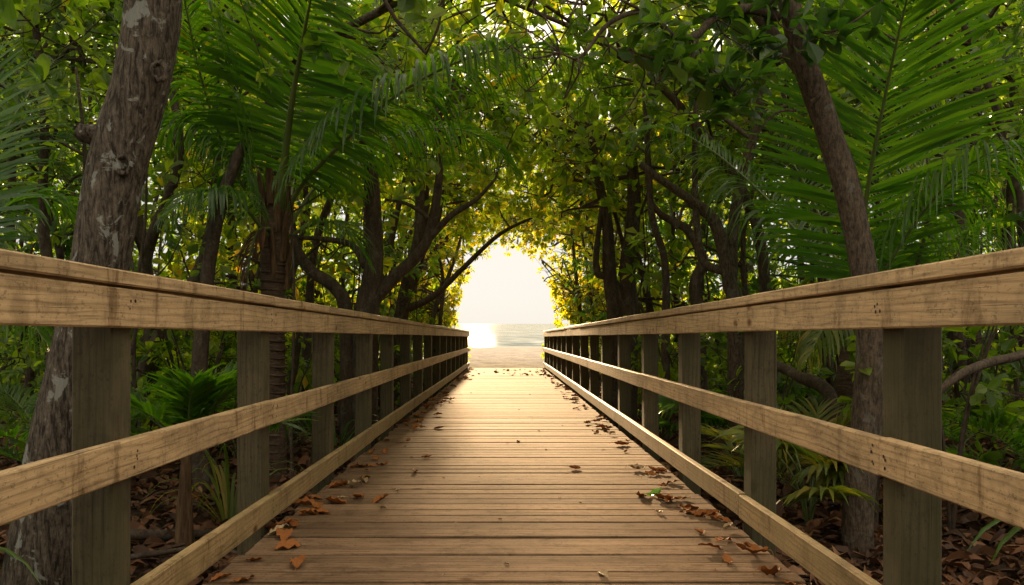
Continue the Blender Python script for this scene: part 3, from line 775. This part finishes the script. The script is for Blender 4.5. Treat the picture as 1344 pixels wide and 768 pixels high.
frond('frond', pp((356, 300, 6.9), (338, 305, 6.8), (326, 350, 6.75), (322, 430, 6.75)), palm, n=40, L=.4, ang=(60, 30), droop=1.4, width=.02, mat=M['litter'], seed=19, label='dead brown frond hanging down the trunk')
settle_anchor(palm)

palm2 = empty('coconut_palm', (2.9, 6.7, 0), 'palm with a broad upright feather frond right of the slim curved trunk', 'palm')
mb = MB(); tube(mb, [(2.92, 6.7, -.1), tuple(P(1118, 560, 6.7)), tuple(P(1120, 480, 6.7)), tuple(P(1122, 415, 6.7))], [.16, .13, .12, .07], 16, 30, .04)
mb.build('trunk', M['bark_palm'], palm2)
FR = [
  (pp((1120, 440, 6.6), (1127, 340, 6.4), (1141, 235, 6.1), (1163, 120, 5.8), (1190, 0, 5.4), (1212, -70, 5.1)), dict(n=118, L=1.12, up=(0, -1, .1), ang=(76, 38), droop=.07, r0=.026, start=.14, width=.033, twist=.12, lift=.06)),
  (pp((1112, 440, 6.6), (1080, 350, 7.0), (1035, 292, 7.2), (985, 240, 7.4), (930, 195, 7.6), (875, 168, 7.9), (825, 175, 8)), dict(n=90, L=.8, up=(0, -.35, 1), ang=(72, 35), droop=.8, width=.026)),
  (pp((1126, 440, 6.6), (1165, 350, 6.3), (1225, 262, 6.0), (1290, 205, 5.7), (1360, 190, 5.5)), dict(n=80, L=.8, ang=(72, 35), droop=1.0, width=.025)),
  (pp((1128, 445, 6.7), (1180, 390, 6.9), (1240, 320, 7.0), (1310, 290, 7.1), (1370, 300, 7.2)), dict(n=76, L=.75, ang=(72, 35), droop=1.0, width=.025)),
  (pp((1110, 445, 6.6), (1075, 400, 6.4), (1045, 395, 6.2), (1015, 440, 6.1)), dict(n=44, L=.5, ang=(70, 35), droop=.8, width=.028, mat=M['palm_yellow'])),
  (pp((1118, 445, 6.5), (1105, 420, 6.1), (1085, 425, 5.9), (1060, 470, 5.8)), dict(n=40, L=.45, ang=(70, 35), droop=.9, width=.026, mat=M['palm_yellow'])),
  (pp((1120, 440, 6.9), (1090, 320, 7.5), (1050, 230, 8.0), (1000, 160, 8.4)), dict(n=76, L=.8, up=(0, -1, .4), ang=(75, 35), droop=.4, width=.026)),
  (pp((1124, 440, 6.9), (1160, 330, 7.5), (1215, 210, 8.0), (1270, 100, 8.4)), dict(n=76, L=.85, up=(0, -1, .4), ang=(75, 35), droop=.4, width=.026)),
]
for k, (pth, kw) in enumerate(FR): frond('frond', pth, palm2, seed=20 + k, **kw)
settle_anchor(palm2)

palm3 = empty('coconut_palm', (-3.35, 4.6, 0), 'palm at the left edge with dark fronds fanning in beside the leaning trunk', 'palm')
mb = MB(); tube(mb, [(-3.35, 4.6, -.1), (-3.33, 4.6, .6), (-3.3, 4.6, 1.15)], [.14, .12, .07], 14, 16, .04); mb.build('trunk', M['bark_palm'], palm3)
FR = [
  (pp((-80, 430, 4.6), (-70, 330, 4.5), (-52, 230, 4.4), (-40, 130, 4.3), (-50, 40, 4.2)), dict(n=66, L=.66, up=(0, -1, .1), ang=(62, 38), droop=.06, width=.025, start=.1)),
  (pp((-80, 430, 4.6), (-40, 330, 4.8), (10, 270, 5), (70, 262, 5.2), (120, 300, 5.4)), dict(n=50, L=.55, ang=(72, 35), droop=.5, width=.028)),
  (pp((-80, 440, 4.6), (-30, 390, 4.5), (20, 395, 4.4), (60, 450, 4.4)), dict(n=40, L=.42, ang=(70, 35), droop=.7, width=.026)),
  (pp((-80, 430, 4.7), (-30, 250, 5.2), (20, 150, 5.6), (70, 80, 6)), dict(n=50, L=.6, up=(0, -1, .4), ang=(72, 35), droop=.3, width=.03)),
]
for k, (pth, kw) in enumerate(FR): frond('frond', pth, palm3, seed=40 + k, **kw)
settle_anchor(palm3)

# ---- young feather palms and strap-leaved clumps on the forest floor
def young_palm(x, y, label, seed, nf=9, L=.9, ll=.26, mat=None, group=None, zt=.12, w=.022, n=26):
    rng = np.random.default_rng(seed)
    root = empty('young_palm', (x, y, 0), label, 'young palm', group)
    for k in range(nf):
        a = k * 2.4 + rng.random(); el = rng.uniform(.7, 1.35); Lk = L * rng.uniform(.75, 1.1)
        d = np.array([math.cos(a), math.sin(a)]); z0 = zt
        pts = []
        for f in (0, .3, .6, .85, 1.05):
            rad = Lk * f * math.cos(el) * (1 + .5 * f); z = z0 + Lk * (f * math.sin(el) - .38 * f * f * (1.5 - el * .6))
            pts.append((x + d[0] * rad, y + d[1] * rad, max(z, .03)))
        inner = abs(pts[-1][0]) < 1.45
        if inner: pts = [(math.copysign(max(abs(p_[0]), 1.42), x), p_[1], p_[2]) for p_ in pts]
        frond('frond', pts, root, n=n, L=ll, width=w, ang=(65, 25), droop=.22, r0=.007, seed=seed * 31 + k, mat=mat, start=.3, seg=4, lift=.25)
    settle_anchor(root)

def strap_clump(x, y, label, seed, n=26, L=.6, w=.03, mat=None, group=None, name='strap_leaf_plant'):
    rng = np.random.default_rng(seed); mb = MB()
    a = rng.uniform(0, 6.28, n); el = rng.uniform(.75, 1.45, n); ln = L * rng.uniform(.6, 1.15, n); dr = rng.uniform(.12, .3, n)
    cur = np.stack([x + .04 * np.cos(a), y + .04 * np.sin(a), np.full(n, .02)], -1)
    d = np.stack([np.cos(a) * np.cos(el), np.sin(a) * np.cos(el), np.sin(el)], -1); W = np.stack([-np.sin(a), np.cos(a), np.zeros(n)], -1)
    V = []; seg = 8; prof = np.interp(np.linspace(0, 1, seg + 1), [0, .5, .85, 1], [.6, 1, .6, .04])
    for k in range(seg + 1):
        up_ = np.cross(W, d)
        V += [cur + W * w * .5 * prof[k] + up_ * w * .15 * prof[k], cur - up_ * w * .05, cur - W * w * .5 * prof[k] + up_ * w * .15 * prof[k]]
        cur = cur + d * (ln / seg)[:, None]; d = nrm(d + np.array([0, 0, -1.0]) * (dr * (k + .4) * .42)[:, None])
        cur[:, 2] = np.maximum(cur[:, 2], .03)
    V = np.stack(V, 1).reshape(-1, 3); sx_ = np.sign(x); V[:, 0] = np.where(V[:, 0] * sx_ < 1.4, 1.4 * sx_, V[:, 0])
    m_ = 3 * (seg + 1); i = np.arange(n)[:, None] * m_
    fs = np.concatenate([np.concatenate([i + [3 * k, 3 * k + 1, 3 * k + 4, 3 * k + 3], i + [3 * k + 1, 3 * k + 2, 3 * k + 5, 3 * k + 4]]) for k in range(seg)])
    mb.add(V, [fs]); return tag(mb.build(name, mat or M['leaf_dark']), label, 'plant', group)

def fan_palm(x, y, label, seed, nf=8, R=.42, H=.55, mat=None, group=None):
    rng = np.random.default_rng(seed); root = empty('fan_palm', (x, y, 0), label, 'fan palm', group)
    for k in range(nf):
        a = k * 2.4 + rng.random() * .6; out = rng.uniform(.12, .45); h = H * rng.uniform(.55, 1.15)
        hub = np.array([x + math.cos(a) * out, y + math.sin(a) * out, h])
        if abs(hub[0]) < 1.62: hub[0] = math.copysign(1.62, x)
        mb = MB(); tube(mb, [(x, y, 0), (x + math.cos(a) * out * .35, y + math.sin(a) * out * .35, h * .65), hub], [.009, .007, .005], 6, 10, 0, 1)
        D0 = nrm(np.array([math.cos(a), math.sin(a), .5])); N0 = nrm(np.array([-math.cos(a) * .6, -math.sin(a) * .6, 1.0])); S0 = nrm(np.cross(D0, N0)); N0 = np.cross(S0, D0)
        m = 24; ph = np.linspace(-2.1, 2.1, m)
        D = D0 * np.cos(ph)[:, None] + S0 * np.sin(ph)[:, None] + N0 * .1; D = nrm(D)
        W = nrm(np.cross(D, N0) * .8 + N0 * .5); ln = R * rng.uniform(.8, 1.1, m) * (1 - .12 * np.abs(ph)); cur = np.repeat(hub[None], m, 0); V = []; seg = 5
        prof = [.25, .8, 1, .8, .45, .03]; d = D.copy(); wd = R * .062
        for q_ in range(seg + 1):
            V += [cur + W * wd * prof[q_], cur - W * wd * prof[q_]]
            cur = cur + d * (ln / seg)[:, None]; d = nrm(d + np.array([0, 0, -.11]) * (q_ + 1) * rng.uniform(.7, 1.5, (m, 1)))
        V = np.stack(V, 1).reshape(-1, 3); sx_ = np.sign(x); V[:, 0] = np.where(V[:, 0] * sx_ < 1.4, 1.4 * sx_, V[:, 0])
        i = np.arange(m)[:, None] * (2 * seg + 2)
        mb.add(V, [np.concatenate([i + [2 * q_, 2 * q_ + 1, 2 * q_ + 3, 2 * q_ + 2] for q_ in range(seg)])], 0)
        mb.build('frond', [mat or M['palm'], M['stalk']], root)
    settle_anchor(root)

young_palm(-2.02, 5.0, 'young feather palm between the first two posts left of the walk', 61, 11, .72, .34, zt=.62, w=.028)
_t = MB(); tube(_t, [(-2.02, 5.0, -.05), (-2.03, 5.0, .3), (-2.02, 5.0, .66)], [.06, .045, .03], 10, 10, .1); tag(_t.build('palm_stump', M['fibre']), 'short fibrous stump carrying the young feather palm left of the walk', 'palm stump')
young_palm(-3.6, 6.4, 'young feather palm behind the leaning trunk', 62, 10, 1.2, .34)
strap_clump(-1.95, 5.6, 'strap-leaved plant with yellowing tips under the left middle rail', 63, 26, .8, .026, M['palm_yellow'])
strap_clump(-3.0, 3.9, 'dark strap-leaved plant behind the leaning trunk at the left edge', 64, 30, .95, .032)
strap_clump(-1.85, 8.6, 'strap-leaved plant beside the palm trunk', 65, 24, .7, .026)
young_palm(2.25, 5.9, 'young palm with yellow drooping leaflets between right railing and curved trunk', 66, 11, .95, .34, M['palm_yellow'], w=.026)
fan_palm(2.1, 5.5, 'fan palm with yellow-edged fronds beside the slim curved trunk', 67, 10, .42, .6, M['palm_yellow'])
fan_palm(1.9, 8.2, 'small fan palm behind the third post of the right railing', 68, 8, .4, .6, M['palm'])
strap_clump(3.3, 4.3, 'broad dark strap-leaved plant at the right edge beyond the near post', 69, 26, 1.0, .06)
young_palm(3.9, 5.6, 'dark young palm at the right edge behind the near post', 70, 10, 1.2, .34)
for k in range(46):
    s_ = 1 if k % 2 else -1; y = rnd.uniform(6.5, 24); x = s_ * rnd.uniform(1.75, 2.2 + y * .36)
    side = 'left' if s_ < 0 else 'right'
    if k % 3 == 0: young_palm(x, y, f'small young palm on the shaded forest floor {side} of the walk', 200 + k, 7, .85, .26, group=f'young palms {side} of the walk', n=20)
    elif k % 3 == 1: strap_clump(x, y, f'small strap-leaved plant on the shaded forest floor {side} of the walk', 200 + k, 20, .65, .03, group=f'strap-leaved plants {side} of the walk')
    else: fan_palm(x, y, f'small fan palm on the shaded forest floor {side} of the walk', 200 + k, 6, .34, .5, group=f'fan palms {side} of the walk')

# ---- bushes: low broadleaf shrubs
for k in range(64):
    s_ = 1 if k % 2 else -1; y = rnd.uniform(5.0, 27.5); x = s_ * rnd.uniform(2.0, 3 + y * .42)
    if k < 10: y = 24.2 + .3 * k; x = s_ * (1.75 + .16 * (k // 2))
    rng = np.random.default_rng(300 + k); tm, cm = MB(), MB(); H = rng.uniform(.9, 1.9)
    nodes = []
    for q_ in range(4):
        a = rng.random() * 6.28
        q, r = tube(tm, [(x, y, -.05), (x + .1 * math.cos(a), y + .1 * math.sin(a), H * .45), (x + .35 * math.cos(a), y + .35 * math.sin(a), H * .9)], [.016, .01, .005], 5, 8, cap=False)
        nodes.append(q[3:])
    nodes = np.concatenate(nodes)
    if k < 10: H = 1.15
    crown_for(rng, nodes, np.full(len(nodes), .01), (x, y, H * .62), (.55, .55, H * .45), 9, 7, .14, per=7, wood_mb=tm, leaf_mb=cm, detail=y < 9, spread=.2)
    side = 'left' if s_ < 0 else 'right'
    root = empty('broadleaf_shrub', (x, y, 0), f'low broadleaf shrub in the undergrowth {side} of the boardwalk', 'shrub', f'shrubs {side} of the boardwalk')
    tm.build('stem', M['bark_dark'], root); cm.build('foliage', M['leaf_yellow'] if k < 10 else M['leaf'], root, smooth=False); settle_anchor(root)

for s_, lb in ((-1, 'left'), (1, 'right')):
    rng = np.random.default_rng(880 + s_); x, y = s_ * 1.30, 25.62; tm, cm = MB(), MB()
    root = empty('beach_sprig', (x, y, 0), f'small bright green sprig growing at the seaward end of the {lb} railing', 'plant')
    for q_ in range(7):
        tip = np.array([x - s_ * rng.uniform(-.12, .14), y + rng.normal(0, .08), rng.uniform(.15, .72)])
        tube(tm, [(x + s_ * .05, y, -.05), (x + s_ * .03, y, tip[2] * .6), tip], [.008, .006, .003], 5, 8, cap=False)
        D = nrm(rng.normal(size=(8, 3)) * [1, .7, .6] + [0, 0, .3]); leaves(cm, np.repeat(tip[None], 8, 0), D, rng.normal(0, .4, (8, 3)) + [0, 0, 1], np.full(8, .12), np.full(8, .06))
    tm.build('stem', M['bark_dark'], root); cm.build('foliage', M['leaf_yellow'], root, smooth=False); settle_anchor(root)

# ---- bare saplings and hanging stems that stripe the undergrowth
for k in range(70):
    s_ = 1 if k % 2 else -1; y = rnd.uniform(5.5, 20); x = s_ * rnd.uniform(1.75, 2.4 + y * .4)
    tm = MB(); H = rnd.uniform(1.6, 4.2); r0 = rnd.uniform(.01, .028); pts = [(x, y, -.05)]; lx, ly = rnd.gauss(0, .2), rnd.gauss(0, .2)
    for f in (.2, .4, .6, .8, 1.0): pts.append((x + lx * f + rnd.gauss(0, .05), y + ly * f + rnd.gauss(0, .05), H * f))
    tube(tm, pts, np.linspace(r0, r0 * .4, 6), 6, 16, .05)
    for q_ in range(3):
        i = rnd.randint(2, 4); a = rnd.random() * 6.28; b0 = np.array(pts[i]); ln = rnd.uniform(.3, .8)
        tube(tm, [b0, b0 + [ln * .5 * math.cos(a), ln * .5 * math.sin(a), ln * .3], b0 + [ln * .8 * math.cos(a), ln * .8 * math.sin(a), ln * .8]], [r0 * .5, r0 * .35, .003], 5, 6, cap=False)
    side = 'left' if s_ < 0 else 'right'
    tag(tm.build('bare_sapling', M['bark_dark']), f'bare dark sapling stem in the undergrowth {side} of the boardwalk', 'sapling', f'bare saplings {side} of the boardwalk')

# fallen logs / roots seen between posts
def log(name, pts, r, label, mat='bark_dark'):
    tm = MB(); tube(tm, pts, r, 9, len(pts) * 4, .08)
    tag(tm.build(name, M[mat]), label, 'fallen branch')
log('fallen_branch', [P(1010, 475, 7.2), P(1050, 495, 6.8), P(1090, 520, 6.4), (2.5, 6.1, .35), (2.75, 5.9, .02)], [.05, .05, .055, .055, .05], 'low curved branch sloping down behind the right railing before the curved trunk')
log('fallen_branch', [P(1225, 520, 4.6), P(1260, 492, 4.6), P(1300, 475, 4.7), P(1350, 462, 4.8), P(1400, 420, 5.0)], [.022, .024, .026, .026, .03], 'pale bare branch rising at the right edge beyond the near post', 'bark')
log('fallen_branch', [(-3.2, 5.3, .06), (-2.6, 5.1, .10), (-2.1, 5.15, .08), (-1.7, 5.4, .05)], [.03, .035, .03, .02], 'dark branch lying in the litter between the first two left posts')
log('fallen_branch', [(-2.9, 4.2, .03), (-2.4, 4.5, .08), (-1.8, 4.7, .12), (-1.5, 4.6, .1)], [.02, .02, .016, .01], 'thin branch lying in the litter under the left middle rail')

# ------------------------------------------------------------------ leaf litter on the forest floor
rng = np.random.default_rng(77)
n = 60000
yy = 1.0 + 26 * rng.random(n) ** 1.7; sd = rng.choice([-1, 1], n)
xx = sd * (rng.random(n) ** 1.3 * (1.2 + yy * .62)); 
zz = floor_z(xx, yy)
B = np.stack([xx, yy, zz + rng.uniform(.0, .045, n)], -1)
a = rng.uniform(0, 6.28, n)
D = np.stack([np.cos(a), np.sin(a), rng.normal(.05, .3, n)], -1); N = np.stack([rng.normal(0, .4, n), rng.normal(0, .4, n), np.ones(n)], -1)
L = rng.uniform(.05, .17, n)
mb = MB(); leaves(mb, B, D, N, L, L * rng.uniform(.35, .6, n), True, cup=.5, curl=rng.choice([-.3, .3, .6], n)[:, None])
tag(mb.build('leaf_litter', M['litter'], smooth=False), 'brown leaf litter covering the forest floor', 'leaf litter', None, 'stuff')

# ------------------------------------------------------------------ fallen leaves on the deck, one object each
def dead_mesh(seed):
    r = np.random.default_rng(seed); mb = MB(); nu, nv = 17, 5
    u = np.linspace(0, 1, nu); v = np.linspace(-1, 1, nv)
    Lf = 1.0; wd = .27 * np.sin(np.pi * np.clip(u * .93 + .04, 0, 1)) ** .75
    cu, cv, tw = r.uniform(-.3, .6), r.uniform(.2, .8), r.uniform(-.7, .7)
    V = []
    for i, uu in enumerate(u):
        for w in v:
            yv = w * wd[i]
            z = cu * (uu - .5) ** 2 * 1.2 + cv * abs(w) ** 1.6 * wd[i] + tw * yv * (uu - .3) + .02 * math.sin(uu * 17 + w * 3 + seed)
            V.append((uu - .5, yv * (1 - cv * .3), z))
    V = np.array(V); E_ = np.abs(V[:, 1]); V[:, 2] += E_ * .22 * np.sin(V[:, 0] * r.uniform(14, 24) + np.sign(V[:, 1]) * 1.7 + seed); V[:, 1] *= 1 + .05 * np.sin(V[:, 0] * 31 + seed); V += r.normal(0, .01, V.shape); V[:, 2] -= V[:, 2].min() - .03
    i = (np.arange(nu - 1)[:, None] * nv + np.arange(nv - 1)[None]).reshape(-1)
    mb.add(V, [np.stack([i, i + nv, i + nv + 1, i + 1], -1)])
    z0 = V[2, 2]
    tube(mb, [V[nv // 2], (-.62, .02, z0 + .02), (-.75, .06, .03)], [.012, .01, .008], 5, 6)
    me = mb.build('fallen_leaf', M['dead']); d = me.data; bpy.data.objects.remove(me); return d
DM = [dead_mesh(s) for s in range(14)]
for d in DM[10:12]: d.materials[0] = M['leaf_dark']
M['curl'] = simple('pale_dry_leaf', [(.3, (.25, .16, .08)), (.7, (.48, .36, .2))], 12, .6)
for d in DM[12:]: d.materials[0] = M['curl']
def deck_leaf(x, y, size, mi, label, group=None, lift=0.0):
    o = bpy.data.objects.new('fallen_leaf', DM[mi]); COL.objects.link(o)
    o.location = (x, y, zw(DZ, y) + .002 + lift); o.scale = (size, size * rnd.uniform(.8, 1.25), size * rnd.uniform(.7, 1.2))
    o.rotation_euler = (rnd.gauss(0, .12), rnd.gauss(0, .12), rnd.random() * 6.283)
    tag(o, label, 'leaf', group)
def onto_deck(px, py):
    Yd = -DZ * F / (py - 443.0); return (px - CX) / F * Yd, Yd
special = [
    (390, 743, .13, 1, 'curled brown leaf alone on a near plank beside the left bottom rail'),
    (378, 720, .12, 2, 'golden-edged brown leaf topping the heap at the second left post'),
    (372, 706, .13, 3, 'dark brown leaf in the heap at the second left post'),
    (365, 694, .14, 4, 'flat orange-brown leaf behind the heap at the second left post'),
    (335, 737, .07, 5, 'small crumpled brown leaf near the second left post'),
    (320, 764, .10, 0, 'crumpled reddish leaf at the bottom edge left of the deck'),
    (420, 674, .12, 6, 'bright orange curled leaf in the left leaf heap'),
    (440, 662, .12, 7, 'red-brown leaf in the middle of the left leaf heap'),
    (405, 676, .10, 8, 'dull brown leaf at the outer end of the left leaf heap'),
    (470, 655, .11, 9, 'long twisted brown leaf reaching out of the left leaf heap'),
    (415, 655, .10, 0, 'brown leaf at the third left post'),
    (445, 640, .12, 1, 'dark red leaf beside the third left post'),
    (475, 613, .14, 2, 'orange leaf with a green patch near the fourth left post'),
    (477, 634, .13, 12, 'slim brown leaf lying flat past the third left post'),
    (544, 620, .09, 3, 'dark curled leaf alone on the left half of the deck'),
    (503, 612, .09, 4, 'small brown leaf inside the orange leaf on the left'),
    (560, 601, .08, 5, 'dark small leaf nearest the deck centre on the left'),
    (522, 645, .05, 13, 'pale torn scrap of leaf on the left half of the deck'),
    (504, 668, .05, 12, 'tiny cream leaf scrap left of the deck centre'),
    (680, 580, .06, 6, 'small dark leaf at the middle of the deck'),
    (754, 616, .08, 7, 'dark shrivelled leaf right of the deck centre'),
    (858, 651, .13, 10, 'green leaf lying flat on the right side of the deck'),
    (893, 656, .11, 0, 'bright red leaf standing up beside the green leaf'),
    (878, 660, .12, 8, 'dark red leaf between green and bright red leaves'),
    (864, 674, .08, 13, 'pale cream curled leaf on the right side of the deck'),
    (925, 678, .11, 1, 'orange-brown leaf at the second right post'),
    (945, 684, .11, 2, 'flat tan-orange leaf just past the second right post'),
    (792, 756, .08, 12, 'pale cream leaf scrap at the bottom of the deck right of centre'),
    (950, 712, .12, 3, 'red-brown leaf standing on its edge near the right bottom rail'),
    (985, 728, .14, 4, 'rust leaf lying flat near the right bottom rail'),
    (955, 738, .10, 9, 'small brown leaf on the near right planks'),
    (1010, 758, .14, 5, 'red and tan curled leaf nearest the bottom right of the deck'),
    (835, 617, .10, 13, 'pale brown leaf by the fourth right post'),
    (880, 635, .12, 6, 'dark brown leaf at the third right post'),
    (815, 585, .13, 7, 'orange leaf at the fifth right post'),
    (790, 562, .13, 8, 'red-brown leaf amid the litter on the right deck edge'),
]
for px, py, sz, mi, lb in special:
    x, y = onto_deck(px, py); deck_leaf(x, y, sz * 1.08, mi, lb)
for k in range(190):
    s_ = rnd.choice([-1, 1]); y = 2.9 + 21.5 * rnd.random() ** 1.15
    off = abs(rnd.gauss(0, .13)); x = s_ * (1.15 - off)
    side = 'left' if s_ < 0 else 'right'
    deck_leaf(x, y, rnd.uniform(.06, .15), rnd.choice([0, 1, 2, 3, 4, 5, 6, 7, 8, 9, 13]),
              f'small brown leaf among those drifted along the {side} bottom rail', f'leaves drifted along the {side} rail', rnd.choice([0, 0, .01]))

for k in range(44):
    y = 2.9 + 12 * rnd.random() ** 1.3
    deck_leaf(rnd.uniform(-1.05, 1.05), y, rnd.uniform(.014, .032), rnd.choice([0, 3, 5, 8, 12]), 'tiny dry crumb of leaf lying on the open deck boards', 'crumbs of dry leaf on the deck')

# ------------------------------------------------------------------ light, sky, camera
SUN_EL, SUN_AZ = math.radians(9.5), math.radians(-2.2)      # azimuth from +Y towards +X
w = bpy.data.worlds.new('World'); scn.world = w; w.use_nodes = True; nt = w.node_tree; nt.nodes.clear()
sky = nt.nodes.new('ShaderNodeTexSky'); sky.sky_type = 'NISHITA'; sky.sun_disc = False
sky.sun_elevation = SUN_EL; sky.sun_rotation = SUN_AZ
sky.air_density = 1.0; sky.dust_density = 2.5; sky.ozone_density = 1.0
hsv = nt.nodes.new('ShaderNodeGamma'); hsv.inputs['Gamma'].default_value = .06
bg = nt.nodes.new('ShaderNodeBackground'); bg.inputs['Strength'].default_value = .15
out = nt.nodes.new('ShaderNodeOutputWorld')
nt.links.new(sky.outputs[0], hsv.inputs['Color']); 
tc = nt.nodes.new('ShaderNodeTexCoord'); sp = nt.nodes.new('ShaderNodeSeparateXYZ'); nt.links.new(tc.outputs['Generated'], sp.inputs[0])
gr = ramp(nt, [(.0, (.34, .33, .315)), (.16, (.335, .325, .31)), (.34, (.76, .66, .54)), (1, (1.0, .87, .71))]); nt.links.new(sp.outputs[2], gr.inputs[0])
sc_ = nt.nodes.new('ShaderNodeVectorMath'); sc_.operation = 'SCALE'; sc_.inputs['Scale'].default_value = 1.5
nt.links.new(mixc(nt, 'MULTIPLY', 1.0, hsv.outputs[0], gr.outputs[0]), sc_.inputs[0]); nt.links.new(sc_.outputs[0], bg.inputs['Color']); nt.links.new(bg.outputs[0], out.inputs[0])
sl = bpy.data.lights.new('sun', 'SUN'); sl.energy = 2.5; sl.angle = math.radians(2.0); sl.color = (1.0, .68, .36)
so = bpy.data.objects.new('sun', sl); COL.objects.link(so)
dv = Vector((math.sin(SUN_AZ) * math.cos(SUN_EL), math.cos(SUN_AZ) * math.cos(SUN_EL), math.sin(SUN_EL)))
so.rotation_euler = dv.to_track_quat('Z', 'Y').to_euler(); so.location = (0, 0, 12)

cd = bpy.data.cameras.new('camera'); cam = bpy.data.objects.new('camera', cd); COL.objects.link(cam)
cd.sensor_width = 36; cd.lens = F / 1344 * 36
cam.location = (0, 0, E); cam.rotation_euler = (math.radians(90), 0, 0)
cd.shift_x = (672 - CX) / 1344; cd.shift_y = (HY - 384) / 1344
cd.clip_start = .05; cd.clip_end = 30000
scn.camera = cam
scn.view_settings.view_transform = 'Standard'; scn.view_settings.look = 'None'; scn.view_settings.gamma = 1.0
scn.view_settings.exposure = 3.32
cy = scn.cycles
cy.max_bounces = 8; cy.diffuse_bounces = 4; cy.transmission_bounces = 6; cy.glossy_bounces = 3; cy.transparent_max_bounces = 8
cy.use_denoising = True; cy.volume_bounces = 1
cy.sample_clamp_indirect = 6.0
